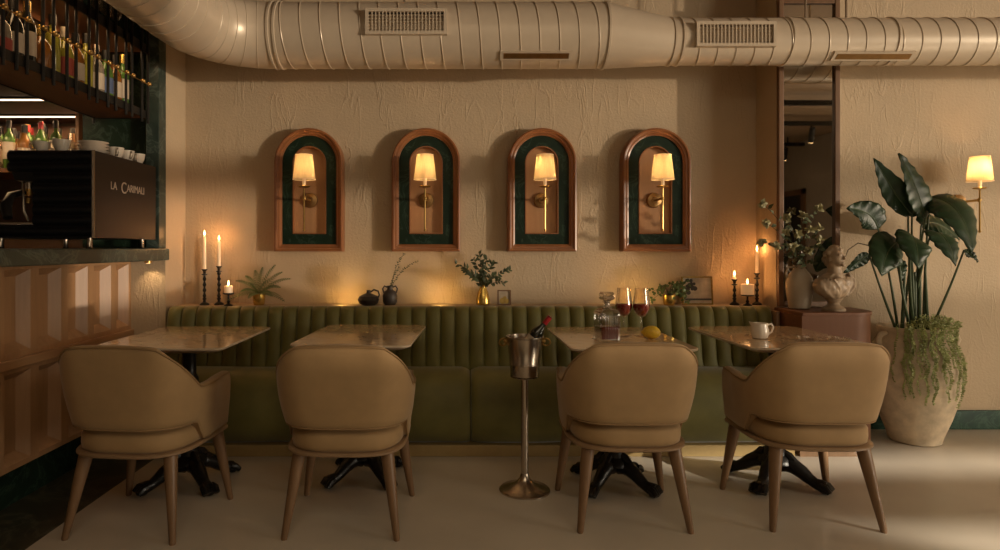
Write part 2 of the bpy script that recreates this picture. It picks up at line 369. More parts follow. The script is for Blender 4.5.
# unseen rear window, added so fill light can come from behind the camera
wr = thing('added_rear_window', None, None); del wr['label']; del wr['category']; struct(wr)
m = MB()
for x in (-.6, 1.5, 3.6): m.box(x - .03, x + .03, -5.06, -4.98, .9, 2.5)
for z in (.9, 2.5): m.box(-.63, 3.63, -5.06, -4.98, z - .03, z + .03)
m.build('window_frame', 'blackmetal', wr, smooth=False)
MB().box(-.6, 3.6, -5.03, -5.025, .9, 2.5).build('window_pane', 'pane', wr, smooth=False)
rear = lamp('rear_fill_light', 'AREA', (1.5, -5.15, 1.7), 12, (1.0, 0.74, 0.47), shape='RECTANGLE', size=4.2, size_y=1.6)  # added soft fill from behind the view
rear.rotation_euler = (radians(90), 0, 0)
fill = lamp('ceiling_fill', 'AREA', (.9, -.5, 3.05), 40, (1.0, 0.80, 0.54), shape='RECTANGLE', size=3.4, size_y=2.2)  # unseen fill panel added overhead, separate from the spot tracks

w = bpy.data.worlds.new('dusk'); SC.world = w; w.use_nodes = True
bg = w.node_tree.nodes['Background']; sky = w.node_tree.nodes.new('ShaderNodeTexSky')
sky.sky_type = 'HOSEK_WILKIE' if hasattr(sky, 'sky_type') else sky.sky_type
bg.inputs[0].default_value = (0.9, 0.75, 0.6, 1); bg.inputs[1].default_value = 0.06
w.node_tree.nodes.remove(sky)

# ================================================================= CAMERA
cam = bpy.data.cameras.new('camera'); co = bpy.data.objects.new('camera', cam); COL.objects.link(co)
co.location = (0, 0, CAMZ); co.rotation_euler = (radians(90), 0, 0)
cam.sensor_width = 36; cam.lens = FPX * 36 / 1000; cam.shift_x = (500 - VX) / 1000; cam.shift_y = (VY - 275) / 1000
cam.clip_start = 0.05; SC.camera = co
SC.view_settings.view_transform = 'Standard'; SC.view_settings.look = 'None'
SC.view_settings.exposure = 0.03; SC.view_settings.gamma = 1.0; SC.view_settings.use_curve_mapping = False
SC.cycles.use_denoising = True
SC.cycles.max_bounces = 10; SC.cycles.transparent_max_bounces = 16; SC.cycles.sample_clamp_indirect = 4.0
SC.cycles.caustics_refractive = False; SC.cycles.caustics_reflective = False

# ================================================================= BANQUETTE
BX0, BX1, BYF = -1.775, 1.955, 3.68
bq = thing('banquette', 'long olive green velvet bench with channel-tufted back along the plaster wall', 'bench', (0, BYF, 0))
MB().box(BX0, BX1, .0, .38, 0, .065, .003).build('plinth', 'brasslam', bq, smooth=False)
def seat(x0, x1):
    prof = [(.055, .066), (.025, .085), (-.008, .16), (-.016, .25), (-.008, .33), (.016, .40), (.052, .446), (.10, .472), (.20, .482), (.33, .478), (.33, .30), (.33, .066)]
    rings = []
    for i, x in enumerate([x0, x0 + .006, x0 + .02, x0 + .05] + [x0 + .05 + (x1 - x0 - .1) * k / 30 for k in range(1, 30)] + [x1 - .05, x1 - .02, x1 - .006, x1]):
        e = min(x - x0, x1 - x); k = .022 * (1 - min(1, e / .05)) ** 2
        rg = []
        for (y, z) in prof:
            dz = .004 * noise.noise((x * 3, y * 9, z * 9)); rg.append(Vector((x, y + (k if y < .3 else 0) + dz, z - (k if z > .3 else 0) + dz)))
        rings.append(rg)
    return MB().loft(rings)
xs = (471 - VX) / 174 
seat(BX0, xs - .003).build('seat_cushion', 'greenseat', bq)
seat(xs + .003, BX1).build('seat_cushion', 'greenseat', bq)
m = MB(); rings = []; nch = 42; wch = (BX1 - BX0) / nch
base = [(.20, .478, 0), (.215, .52, 1), (.232, .62, 1), (.25, .73, 1), (.262, .792, 1), (.272, .818, 1), (.292, .834, .8), (.325, .839, .5), (.36, .834, .2), (.375, .816, 0), (.375, .30, 0), (.25, .30, 0)]
for c in range(nch):
    for k, f in ((0.0, 0), (.04, .30), (.12, .58), (.25, .82), (.4, .97), (.6, .97), (.75, .82), (.88, .58), (.96, .30)):
        x = BX0 + wch * (c + k)
        rings.append([Vector((x, y - .028 * f * q + .012 * q, z - (.010 * (1 - f) * q if z > .8 else 0))) for (y, z, q) in base])
rings.append([Vector((BX1, y + .012 * q, z)) for (y, z, q) in base])
m.loft(rings).build('backrest', 'green', bq, angle=60)
MB().box(BX1, BX1 + .02, .21, .385, .06, .815, .004).build('end_panel', 'walnut', bq)

# ================================================================= TABLES
def rrect(hx, hy, r, n=6):
    out = []
    for (sx, sy, a0) in ((1, 1, 0), (-1, 1, 90), (-1, -1, 180), (1, -1, 270)):
        for i in range(n + 1):
            a = radians(a0 + 90 * i / n); out.append((sx * (hx - r) + r * cos(a), sy * (hy - r) + r * sin(a)))
    return out
def scale_ring(poly, d, z):
    out = []
    for x, y in poly:
        l = sqrt(x * x + y * y); out.append(Vector((x - d * (1 if x > 0 else -1) * min(1, abs(x) * 8), y - d * (1 if y > 0 else -1) * min(1, abs(y) * 8), z)))
    return out
def make_table():
    t = thing('bistro_table', 'x', 'table', (0, 0, 0), group='marble bistro tables')
    hx, hy = .31, .40
    P = rrect(hx, hy, .05)
    MB().loft([scale_ring(P, .004, .7495), scale_ring(P, .002, .7505)]).build('tabletop', 'tabletop', t)
    MB().loft([scale_ring(P, .045, .722), scale_ring(P, .004, .738), scale_ring(P, 0, .742), scale_ring(P, 0, .748), scale_ring(P, .003, .7499)]).build('table_edge', 'tableedge', t)
    c = MB().lathe([(.085, .110), (.080, .130), (.055, .150), (.046, .20), (.052, .22), (.044, .235), (.033, .26), (.033, .50), (.045, .52), (.045, .54), (.034, .56), (.034, .66), (.06, .70), (.075, .716), (.075, .722)], 20)
    c.build('column', 'iron', t)
    m = MB()
    for a in range(4):
        A = radians(45 + 90 * a); m.tube([(.03 * cos(A), .03 * sin(A), .71), (.16 * cos(A), .16 * sin(A), .712), (.24 * cos(A), .24 * sin(A), .717)], [.02, .016, .010], 8)
    m.build('top_bracket', 'iron', t)
    for a in range(4):
        A = radians(45 + 90 * a); u = Vector((cos(A), sin(A), 0)); v = Vector((-sin(A), cos(A), 0))
        P3 = lambda r, z, s=0: u * r * .9 + v * s + Vector((0, 0, z))
        m = MB().tube([P3(.02, .095), P3(.06, .108), (P3(.10, .102)), P3(.14, .082), P3(.175, .058), P3(.205, .042), P3(.235, .036), P3(.26, .034)], [.036, .040, .038, .034, .029, .026, .030, .026], 10)
        m.tube([P3(.04, .165), P3(.075, .150), P3(.10, .128), P3(.135, .102), P3(.150, .085)], [.016, .020, .018, .016, .006], 8)
        m.ball(P3(.145, .086), .024, (1, 1, 1), 10)
        for s in (-.028, -.010, .010, .028): m.tube([P3(.235, .042, s * .8), P3(.262, .036, s), P3(.285, .016, s * 1.05)], [.016, .017, .013], 8)
        m.ball(P3(.255, .022), .030, (1.1, 1.1, .75), 10)
        m.build('foot', 'iron', t)
    return t
T0 = make_table()
TAB = [(-1.355, 3.265, 'bare bistro table beside the oak bar, cast-iron foot'),
       (-.472, 3.355, 'bare bistro table second from the oak bar, between bar and bucket stand'),
       (.808, 3.245, 'bistro table carrying the decanter, two wine glasses and lemon'),
       (1.64, 3.28, 'bistro table with the white creamer jug, in front of the plaster bust')]
for i, (x, y, l) in enumerate(TAB):
    if i == 0: T0.location = (x, y, 0); T0['label'] = l; T0.rotation_euler.z = 0
    else: dup(T0, (x, y, 0), [0, radians(-3), radians(0), radians(1)][i], l, scale=([1, .92, .93, 1][i], 1, 1))

# ================================================================= CHAIRS
def make_chair():
    t = thing('armchair', 'x', 'chair', (0, 0, 0), group='beige velvet tub chairs')
    a, b, yc, ne = .262, .295, .035, 3.3
    plan = []                                                   # from one arm front round the back to the other
    for i in range(9): plan.append((-(a - .012 * (1 - i / 8.0)), .215 - (.215 - yc) * i / 9))
    for i in range(45):
        th = -pi / 2 + pi * i / 44; sx, cx = sin(th), cos(th)
        plan.append((a * math.copysign(abs(sx) ** (2 / ne), sx), yc - b * abs(cx) ** (2 / ne)))
    for i in range(9): plan.append((a - .012 * (i + 1) / 9.0, yc + (.215 - yc) * (i + 1) / 9))
    n = len(plan); acc = [0]
    for p, q in zip(plan[:-1], plan[1:]): acc.append(acc[-1] + math.hypot(q[0] - p[0], q[1] - p[1]))
    L = acc[-1] / 2
    def top(s):
        k = .5 * smooth01((s - .14) / .22) + .5 * max(0, min(1, (s - .17) / .175))
        h = .808 - .004 * min(1, (s / .15) ** 2) - k * .186
        return h
    def bot(s): return .458 - .096 * smooth01((s - .345) / .085)
    rings = []; pip = []; pipb = []
    for i, (x, y) in enumerate(plan):
        s = abs(acc[i] - L)
        p0, p1 = plan[max(i - 1, 0)], plan[min(i + 1, n - 1)]
        tx, ty = p1[0] - p0[0], p1[1] - p0[1]; l = math.hypot(tx, ty); nx, ny = ty / l, -tx / l
        if nx * x + ny * (y - .05) < 0: nx, ny = -nx, -ny
        zt, zb = top(s), bot(s); th = .054
        def off(z, o):
            k = max(0, z - .43) * (.100 + .085 * smooth01((s - .08) / .15)) * (1 - .6 * smooth01((s - .40) / .2)); lift = k
            bulge = .008 * sin(pi * min(1, max(0, (z - zb) / (zt - zb))))
            return Vector((x + nx * (lift + o + bulge * (1 if o >= -.01 else -1)), y + ny * (lift + o + bulge * (1 if o >= -.01 else -1)), z))
        g = []
        for f in (0.04, .12, .3, .5, .7, .86): g.append(off(zb + (zt - zb) * f, 0))
        r = .022
        g += [off(zt - r * .9, -.001), off(zt - r * .35, -.006), off(zt - r * .02, -r * .75), off(zt, -th / 2), off(zt - r * .02, -th + r * .75), off(zt - r * .35, -th + .006), off(zt - r * .9, -th)]
        for f in (.86, .5, .12, .04): g.append(off(zb + (zt - zb) * f, -th))
        g += [off(zb + .004, -th + .008), off(zb, -th / 2), off(zb + .004, -.008)]
        rings.append(g); pip.append(off(zt - r * .30, -.003) ); pipb.append(off(zb + .004, -.004))
    cen = [sum((p for p in rings[0]), Vector()) / len(rings[0]), sum((p for p in rings[-1]), Vector()) / len(rings[-1])]
    def shr(rg, c, k, dy): return [c + (p - c) * k + Vector((0, dy, 0)) for p in rg]
    rings = [shr(rings[0], cen[0], .93, .012)] + [shr(rings[0], cen[0], .985, .009)] + rings + [shr(rings[-1], cen[1], .985, .009), shr(rings[-1], cen[1], .93, .012)]
    MB().loft(rings).build('backrest', 'velvet', t, angle=75)
    MB().tube(pip, .0042, 6).tube(pipb, .004, 6).build('piping', 'piping', t)
    # seat pad: outline of the shell, closed by a soft straight front
    def outline(o, fy):
        pts = []
        for i in range(45):
            th = -pi / 2 + pi * i / 44; sx, cx = sin(th), cos(th)
            pts.append(((a + o) * math.copysign(abs(sx) ** (2 / ne), sx), yc - (b + o) * abs(cx) ** (2 / ne)))
        hx = a + o - .004; r = .05
        for i in range(7):
            A = radians(90 * i / 6); pts.append((hx - r + r * cos(A), fy - r + r * sin(A)))
        for i in range(7):
            A = radians(90 + 90 * i / 6); pts.append((-hx + r + r * cos(A), fy - r + r * sin(A)))
        return pts
    R = lambda o, fy, z: [Vector((x, y, z)) for x, y in outline(o, fy)]
    MB().loft([R(-.032, .245, .359), R(-.024, .258, .365), R(-.021, .264, .385), R(-.022, .264, .420), R(-.030, .256, .436), R(-.050, .234, .446), R(-.10, .17, .455), R(-.2, .08, .457)]).build('seat_cushion', 'velvet', t, angle=75)
    MB().loft([R(-.035, .23, .341), R(-.010, .258, .343), R(-.005, .262, .347), R(-.005, .262, .354), R(-.010, .258, .359), R(-.035, .23, .360)]).build('seat_frame', 'trimwood', t)
    for sx in (-1, 1):
        for (tx, ty, bx, by) in ((.185, -.165, .232, -.235), (.205, .205, .256, .240)):
            MB().tube([(sx * tx, ty, .342), (sx * (tx * .75 + bx * .25), ty * .75 + by * .25, .26), (sx * bx, by, .006), (sx * bx, by, 0)], [.029, .026, .0135, .012], 14).build('leg', 'walnut', t)
    return t
C0 = make_chair()
CH = [(-1.352, 2.845, -.095, 'beige velvet tub chair beside the oak bar'),
      (-.468, 2.865, -.015, 'beige velvet tub chair second from the oak bar, in front of an empty table'),
      (.762, 2.930, -.01, 'beige velvet tub chair at the table with decanter and lemon'),
      (1.582, 2.94, -.02, 'beige velvet tub chair at the creamer table, in front of the clay urn')]
for i, (x, y, r, l) in enumerate(CH):
    if i == 0: C0.location = (x, y, 0); C0.rotation_euler.z = r; C0['label'] = l
    else: dup(C0, (x, y, 0), r, l)

# ================================================================= DUCT
KD = 1.08
DY, DZ, DR = 3.5 * KD, 2.453, .175 * KD
dz2, dr2 = 2.417, .125 * KD
du = thing('air_duct', 'large painted spiral air duct bending over the bar and running along the wall', 'duct', (0, DY, DZ))
def circ(c, r, ax, n=40):
    q = Vector((0, 0, 1)).rotation_difference(Vector(ax)); return [Vector(c) + q @ Vector((r * cos(2 * pi * k / n), r * sin(2 * pi * k / n), 0)) for k in range(n)]
def circX(x, r, z=0, n=40, y=0): return [Vector((x, y + r * cos(2 * pi * k / n), z + r * sin(2 * pi * k / n))) for k in range(n)]
def helix(m, x0, x1, r, z, pitch, rad=.003):
    pts = []; n = int((x1 - x0) / pitch * 36)
    for i in range(n + 1):
        x = x0 + (x1 - x0) * i / n; a = 2 * pi * (x - x0) / pitch; pts.append((x, (r + .001) * cos(a), z + (r + .001) * sin(a)))
    m.tube(pts, rad, 6)
XE = -.98 * KD
m = MB().loft([circX(XE, DR), circX(.875, DR)]); helix(m, XE + .02, .865, DR, 0, .112)
m.build('main_duct', 'duct', du)
dzz = dz2 - DZ
m = MB().loft([circX(.875, DR), circX(1.264, dr2, dzz)]); m.build('reducer', 'duct', du)
m = MB().loft([circX(1.264, dr2, dzz), circX(9.0, dr2, dzz)]); helix(m, 1.34, 7.5, dr2, dzz, .106)
m.build('narrow_duct', 'duct', du)
EXC = -1.34 * KD; BR = XE - EXC
rings = []
for i in range(13):
    a = radians(90 * i / 12); c = Vector((XE - BR * sin(a), -BR + BR * cos(a), 0)); tx = Vector((-cos(a), -sin(a), 0)); nn = Vector((sin(a), -cos(a), 0))
    rings.append([c + nn * (DR * cos(2 * pi * k / 40)) + Vector((0, 0, DR * sin(2 * pi * k / 40))) for k in range(40)])
m = MB().loft(rings, True, False, False)
for rg in rings[2:-1:2]: m.tube([p for p in rg] + [rg[0]], .003, 5)
m.build('elbow', 'duct', du)
m = MB().loft([[Vector((EXC + DR * cos(2 * pi * k / 40), y, DR * sin(2 * pi * k / 40))) for k in range(40)] for y in (-BR, -3.9)])
pts = []
for i in range(36 * 30):
    y = -BR - .02 - 3.4 * i / (36 * 30); a = 2 * pi * i / 36; pts.append((EXC + (DR + .001) * cos(a), y, (DR + .001) * sin(a)))
m.tube(pts, .0025, 5); m.build('bar_duct', 'duct', du)
for (x, r, z) in ((XE, DR, 0), (XE + .035, DR, 0), (.875, DR, 0), (1.264, dr2, dzz), (1.312, dr2, dzz), (1.94, dr2, dzz), (2.54, dr2, dzz)):
    MB().loft([circX(x - .008, r + .001, z), circX(x - .006, r + .006, z), circX(x + .006, r + .006, z), circX(x + .008, r + .001, z)]).build('collar', 'duct', du)
def grille(x0, x1, z0, z1, y):
    fr = MB(); b = .018
    fr.box(x0, x1, y, y + .09, z0, z0 + b).box(x0, x1, y, y + .09, z1 - b, z1).box(x0, x0 + b, y, y + .09, z0 + b, z1 - b).box(x1 - b, x1, y, y + .09, z0 + b, z1 - b)
    f = fr.build('grille_frame', 'duct', du, smooth=False)
    MB().box(x0 + b, x1 - b, y + .03, y + .035, z0 + b, z1 - b).build('grille_back', 'ductdark', f, smooth=False)
    bars = MB(); nx, nz = int((x1 - x0 - 2 * b) / .020), 6
    for i in range(1, nx): xx = x0 + b + (x1 - x0 - 2 * b) * i / nx; bars.box(xx - .003, xx + .003, y + .006, y + .014, z0 + b, z1 - b)
    for i in range(1, nz): zz = z0 + b + (z1 - z0 - 2 * b) * i / nz; bars.box(x0 + b, x1 - b, y + .012, y + .020, zz - .0025, zz + .0025)
    bars.build('grille_bars', 'duct', f, smooth=False)
def gx(px, d): return (px - VX) * d / FPX
yg = -.192 * KD
dg = DY + yg; grille(gx(365, dg), gx(447, dg), CAMZ + (VY - 34) * dg / FPX - DZ, CAMZ + (VY - 8) * dg / FPX - DZ, yg)
yg2 = -.140 * KD
dg = DY + yg2; grille(gx(697, dg), gx(777, dg), CAMZ + (VY - 46) * dg / FPX - DZ, CAMZ + (VY - 21) * dg / FPX - DZ, yg2)
def slot(x0, x1, r, z):
    q = Matrix.Rotation(radians(40), 4, 'X')          # local box hung under the front of the duct
    m = MB(); rr = r + .004
    m.box(x0, x1, -.030, .030, -rr - .004, -rr + .02)
    o = m.build('slot_frame', 'duct', du, smooth=False); o.location = (0, 0, z); o.rotation_euler = (radians(-38), 0, 0)
    k = MB(); k.box(x0 + .02, x1 - .02, -.018, .018, -rr - .0055, -rr - .002).build('slot_opening', 'brassdark', o, smooth=False)
slot(gx(500, 3.67), gx(572, 3.67), DR, 0); slot(gx(832, 3.70), gx(913, 3.70), dr2, dzz)
for (x, r, z) in ((-.3, DR, 0), (2.07, dr2, dzz), (2.31, dr2, dzz)):
    MB().tube([(x, 0, z + r - .005), (x, 0, 3.2 - DZ)], .006).build('hanger_rod', 'steel', du)
# unseen spot added outside the shopfront to throw a light patch on the floor
S_ = Vector((11.0, -4.5, 4.0))
sl = lamp('floor_patch_spot', 'SPOT', S_, 16000, (1.0, 0.88, 0.70), spot_size=radians(17), spot_blend=.35, shadow_soft_size=.05)
sl.rotation_euler = (Vector((3.6, 3.2, 0.0)) - S_).to_track_quat('-Z', 'Y').to_euler()
# ================================================================= ARCHED FRAMES AND WALL LAMPS
def arch(hw, z0, z1, i, y, n=24):
    w = hw - i; zb = z0 + i; zc = z1 - hw; pts = [Vector((-w, y, zb))]
    for k in range(1, 6): pts.append(Vector((-w, y, zb + (zc - zb) * k / 6)))
    for k in range(n + 1): a = pi - pi * k / n; pts.append(Vector((w * cos(a), y, zc + w * sin(a))))
    for k in range(5, -1, -1): pts.append(Vector((w, y, zb + (zc - zb) * k / 6)))
    return pts
def make_frame():
    t = thing('arched_frame', 'x', 'frame', (0, WY, 0), group='arched lamp frames')
    A = lambda i, y: arch(.225, 0, .808, i, y)
    MB().loft([A(0, 0), A(0, -.070), A(.003, -.078), A(.010, -.081), A(.017, -.079), A(.020, -.071), A(.024, -.069), A(.034, -.068), A(.038, -.060), A(.047, -.056), A(.047, -.02), A(.047, 0)], True, False, False).build('frame_moulding', 'copperwood', t, angle=28)
    MB().loft([A(.046, -.046), A(.116, -.046), A(.116, -.012)], True, False, False).build('marble_band', 'gmarble', t, angle=30)
    MB().loft([A(.1155, -.046), A(.1155, -.050), A(.122, -.050), A(.122, -.014)], True, False, False).build('inner_trim', 'copperwood', t, angle=30)
    m = MB(); v = [m.b.verts.new(p) for p in A(.114, -.014)]; m.b.faces.new(v); m.build('niche_panel', 'nichewood', t, smooth=False)
    return t
def make_lamp():
    t = thing('wall_lamp', 'x', 'lamp', (0, WY, 0), group='brass wall lamps')
    MB().lathe([(.05, 0), (.05, .012), (.046, .018), (.022, .024), (.018, .03)], 24, (0, -.013, 0), ax=(0, -1, 0)).build('back_plate', 'brassdark', t)
    MB().tube([(0, -.03, 0), (0, -.10, -.002), (0, -.19, 0)], .008, 8).ball((0, -.19, 0), .014, seg=10).build('arm', 'brass', t)
    MB().tube([(0, -.195, -.20), (0, -.195, .095)], .0055, 8).ball((0, -.195, -.20), .009, seg=8).build('rod', 'brass', t)
    MB().lathe([(.006, .066), (.032, .070), (.038, .077), (.036, .079), (.012, .076)], 20, (0, -.195, 0)).build('drip_cup', 'brass', t)
    MB().lathe([(.011, .07), (.011, .165)], 14, (0, -.195, 0)).build('candle_sleeve', 'wax', t)
    m = MB(); rings = []
    for r, z in ((.071, .119), (.053, .275)): rings.append([Vector((r * cos(2 * pi * i / 40), -.195 + r * sin(2 * pi * i / 40), z)) for i in range(40)])
    m.loft(rings, True, False, False)
    s = m.build('lamp_shade', 'shade', t)
    MB().ring((0, -.195, .119), .071, .002).build('lower_rim', 'wax', s); MB().ring((0, -.195, .275), .053, .002).build('upper_rim', 'wax', s)
    MB().lathe([(.002, .165), (.014, .18), (.018, .20), (.010, .225), (.002, .235)], 12, (0, -.195, 0)).build('bulb', 'bulb', t)
    return t
FR = [-.956, -.190, .570, 1.316]
pl = ['above the fern', 'above the black jugs', 'above the small fruit picture', 'above the ivy pot']
F0 = make_frame(); L0 = make_lamp()
LAMPS = [(x, 1.515) for x in FR] + [(3.335, 1.508)]
for i, x in enumerate(FR):
    fl = 'arched wooden wall frame with green marble band, ' + pl[i]
    ll = 'lit brass wall lamp with cream shade in the arch ' + pl[i]
    if i == 0:
        F0.location = (x, WY, 1.177); F0['label'] = fl; L0.location = (x, WY, 1.515); L0['label'] = ll
    else:
        dup(F0, (x, WY, 1.177), None, fl); dup(L0, (x, WY, 1.515), None, ll)
dup(L0, (3.335, WY + .012, 1.505), None, 'lit brass wall lamp with cream shade on bare plaster behind the big-leaved plant')
for i, (x, z) in enumerate(LAMPS):
    lamp('lamp_bulb_light', 'POINT', (x, WY - .195, z + .200), 4.2, (1.0, 0.58, 0.23), shadow_soft_size=0.022)

# ================================================================= LEDGE OBJECTS
LZ = .832
def lx(px, d): return (px - VX) * d / FPX
def candlestick(h, loc, label):
    t = thing('candlestick', label, 'candlestick', loc, group='black turned candlesticks')
    MB().lathe([(.030, 0), (.031, .006), (.022, .014), (.010, .020), (.008, .032), (.014, .040), (.008, .048)], 16).build('base', 'iron', t)
    p = []; z = .048
    while z < h - .052:
        p += [(.0075, z), (.0125, z + .012), (.0075, z + .024), (.006, z + .034)]; z += .036
    MB().lathe(p + [(.007, h - .04)], 14).build('stem', 'iron', t)
    MB().lathe([(.007, h - .042), (.019, h - .036), (.019, h - .032), (.008, h - .028), (.010, h - .014), (.019, h - .003), (.020, h), (.013, h), (.012, h - .010)], 16).build('candle_cup', 'iron', t)
def flame(parent, z, s=1.0):
    MB().tube([(0, 0, z - .004), (0, 0, z + .006)], .0012, 5).build('wick', 'soil', parent)
    MB().lathe([(.0005, z + .003), (.0045 * s, z + .010), (.0055 * s, z + .016), (.003 * s, z + .028), (.0006, z + .038 * s)], 10).build('flame', 'flame', parent)
def taper(h, loc, label, e=.55):
    t = thing('taper_candle', label, 'candle', loc, group='lit taper candles')
    MB().lathe([(.0105, 0), (.010, h * .5), (.009, h - .004), (.004, h)], 12).build('wax', 'wax', t); flame(t, h)
    lamp('candle_flame_light', 'POINT', Vector(loc) + Vector((0, -.004, h + .02)), e * 1.15, (1.0, 0.42, 0.13), shadow_soft_size=0.012)
def pillar(r, h, loc, label, e=.5):
    t = thing('pillar_candle', label, 'candle', loc, group='lit pillar candles')
    MB().lathe([(r, 0), (r, h - .003), (r - .004, h), (r * .4, h - .005), (.002, h - .006)], 20).build('wax', 'wax', t); flame(t, h - .003)
    lamp('candle_flame_light', 'POINT', Vector(loc) + Vector((0, -.004, h + .02)), e * 1.15, (1.0, 0.42, 0.13), shadow_soft_size=0.012)
def dishstand(h, r, loc, label):
    t = thing('candle_stand', label, 'candlestick', loc, group='black dish candle stands')
    MB().lathe([(.028, 0), (.029, .005), (.012, .012), (.006, .018)], 14).build('base', 'iron', t)
    MB().lathe([(.006, .016), (.012, .026), (.006, .036), (.006, h - .012)], 12).build('stem', 'iron', t)
    MB().lathe([(.006, h - .013), (r * .8, h - .010), (r, h - .004), (r, h), (r - .004, h - .002), (.002, h - .003)], 22).build('dish', 'iron', t)
for px, d, htop, ch, where in ((204.5, 4.13, 1.064, .222, 'tallest of the three by the oak bar'), (219, 4.15, 1.083, .172, 'between the fern and the tallest taper'),
                               (734.5, 4.14, .998, .028, 'burnt nearly away, beside the large picture'), (757, 4.15, 1.038, .150, 'standing against the mirror pier')):
    x = lx(px, d); h = htop - LZ
    candlestick(h, (x, d, LZ), 'black turned candlestick holding the ' + {204.5: 'taper by the oak bar corner', 219: 'taper next to the fern', 734.5: 'burnt-down stub near the large picture', 757: 'taper against the mirror pier'}[px])
    taper(ch, (x, d, LZ + h - .009), 'lit ivory taper candle, ' + where, .6)
for px, d, zd, r, h, rr, a, b in ((228.5, 4.08, .915, .026, .048, .036, 'small black dish stand beside the fern', 'small lit pillar candle beside the fern'),
                             (747.5, 4.10, .902, .040, .070, .042, 'wide black dish stand between two candlesticks by the mirror pier', 'wide lit pillar candle between two candlesticks by the mirror pier')):
    x = lx(px, d); dishstand(zd - LZ, rr, (x, d, LZ), a); pillar(r, h, (x, d, zd - .003), b, .45)
# fern
d = 4.13; t = thing('potted_fern', 'green fern in a gold pot beside the small pillar candle', 'plant', (lx(259, d), d, LZ))
MB().lathe([(.030, 0), (.036, .01), (.040, .06), (.041, .078), (.037, .078), (.036, .066), (.002, .066)], 22).build('pot', 'gold', t)
m = MB(); st = MB(); rnd = random.Random(3)
tips = [(235, 281, 4.05), (227, 301, 4.0), (245, 276, 4.1), (255, 270, 4.15), (263, 267, 4.1), (276, 264.5, 4.12), (291.5, 279, 4.07), (285, 302, 3.98), (283, 272, 4.16), (248, 299, 3.97), (272, 297, 3.95), (268, 280, 4.0), (240, 292, 4.02), (250, 283, 4.0), (281, 288, 4.02)]
bz = Vector((0, 0, .066)); O = Vector((lx(259, d), d, LZ))
for (px, py, dd) in tips:
    e = W(px, py, dd) - O; e.y = max(e.y, -.2); c = (bz + e) / 2 + Vector((0, 0, .035 + .10 * abs(e.x)))
    pts = [bz * (1 - q) ** 2 + c * 2 * q * (1 - q) + e * q * q for q in [k / 14 for k in range(15)]]
    st.tube(pts, [.0016] * 14 + [.0005], 5)
    for k in range(2, 15):
        p = pts[k - 1]; tx = (pts[k] - pts[k - 1]).normalized(); sd = tx.cross(Vector((0, -.6, .8))).normalized(); L = .026 * sin(pi * (k / 15.5) ** .75) + .004
        for s in (-1, 1): m.leaf(p, p + (sd * s + tx * .55).normalized() * L, .0042, (0, -.6, .8), 0, 3, .2)
m.build('fronds', 'fern', t); st.build('stems', 'fern', t)
# black jugs
d = 4.12; t = thing('squat_jug', 'squat round black clay jug with loop handle on the ledge', 'jug', (lx(368.5, d), d, LZ))
MB().lathe([(.040, 0), (.060, .012), (.070, .036), (.060, .058), (.030, .072), (.014, .078), (.012, .092), (.016, .097), (.010, .097), (.008, .08)], 24).build('body', 'blackpot', t)
MB().tube([(.012, 0, .084), (.035, 0, .100), (.062, 0, .090), (.070, 0, .066), (.062, 0, .050)], .006, 8).build('handle', 'blackpot', t)
d = 4.14; X = lx(390, d); t = thing('two_handled_vase', 'tall charcoal clay vase with two loop handles beside the squat jug', 'vase', (X, d, LZ))
MB().lathe([(.034, 0), (.046, .02), (.048, .06), (.038, .085), (.020, .098), (.017, .112), (.023, .124), (.018, .124), (.014, .11)], 22).build('body', 'greypot', t)
for s in (-1, 1): MB().tube([(s * .017, 0, .114), (s * .036, 0, .122), (s * .048, 0, .104), (s * .040, 0, .078)], .0052, 8).build('handle', 'greypot', t)
def branch_set(name, label, cat, base, tips, leafmat, ll, lw, seed, spacing=.016, stemr=.0018, mid=0.0, stem='twig', spread=.9):
    rnd = random.Random(seed); base = Vector(base)
    t = thing(name, label, cat, base); m = MB(); st = MB()
    for (px, py, dd) in tips:
        e = W(px, py, dd) - base; c = e * .5 + Vector((-e.x * .22, 0, .12 * e.length)); s0 = Vector((0, 0, -.03))
        n = max(6, int(e.length / spacing)); pts = [s0 * (1 - q) ** 2 + c * 2 * q * (1 - q) + e * q * q for q in [k / n for k in range(n + 1)]]
        st.tube(pts, [stemr * (1 - .7 * k / n) for k in range(n + 1)], 5)
        for k in range(int(n * mid) + 2, n + 1):
            p = pts[k]; tx = (pts[k] - pts[k - 1]).normalized()
            for s in (-1, 1):
                v = Vector((rnd.uniform(-1, 1), rnd.uniform(-1, .6), rnd.uniform(-.6, 1))); v = (v - tx * v.dot(tx)).normalized() * spread * s
                L = ll * rnd.uniform(.7, 1.2)
                m.leaf(p, p + (v + tx * rnd.uniform(.3, .9)).normalized() * L, lw * rnd.uniform(.8, 1.2), (rnd.uniform(-.5, .5), -1, .4), .05, 4)
    st.build('stems', stem, t); m.build('leaves', leafmat, t); return t
branch_set('twig_sprig', 'thin leafy twigs standing in the two-handled charcoal vase', 'twigs', (X, 4.14, LZ + .115), [(403.5, 254, 4.14), (417, 261, 4.10), (399, 268, 4.16)], 'olive', .013, .0035, 5, .012, .0014)
d = 4.14; X = lx(483, d); t = thing('gold_vase', 'tapered gold vase holding the olive branches', 'vase', (X, d, LZ))
MB().lathe([(.036, 0), (.044, .006), (.045, .035), (.034, .08), (.022, .110), (.020, .124), (.024, .132), (.020, .132), (.017, .12)], 24).build('body', 'gold', t)
branch_set('olive_branches', 'leafy green olive branches standing in the gold vase', 'branches', (X, d, LZ + .125), [(457, 264, 4.1), (464, 270, 4.05), (474, 260, 4.15), (479, 253.5, 4.12), (487, 258, 4.16), (493, 263, 4.08), (509, 271, 4.1), (504, 282, 4.04), (471, 275, 4.0), (496, 276, 4.0)], 'olive', .040, .0078, 9, .016, .0022)
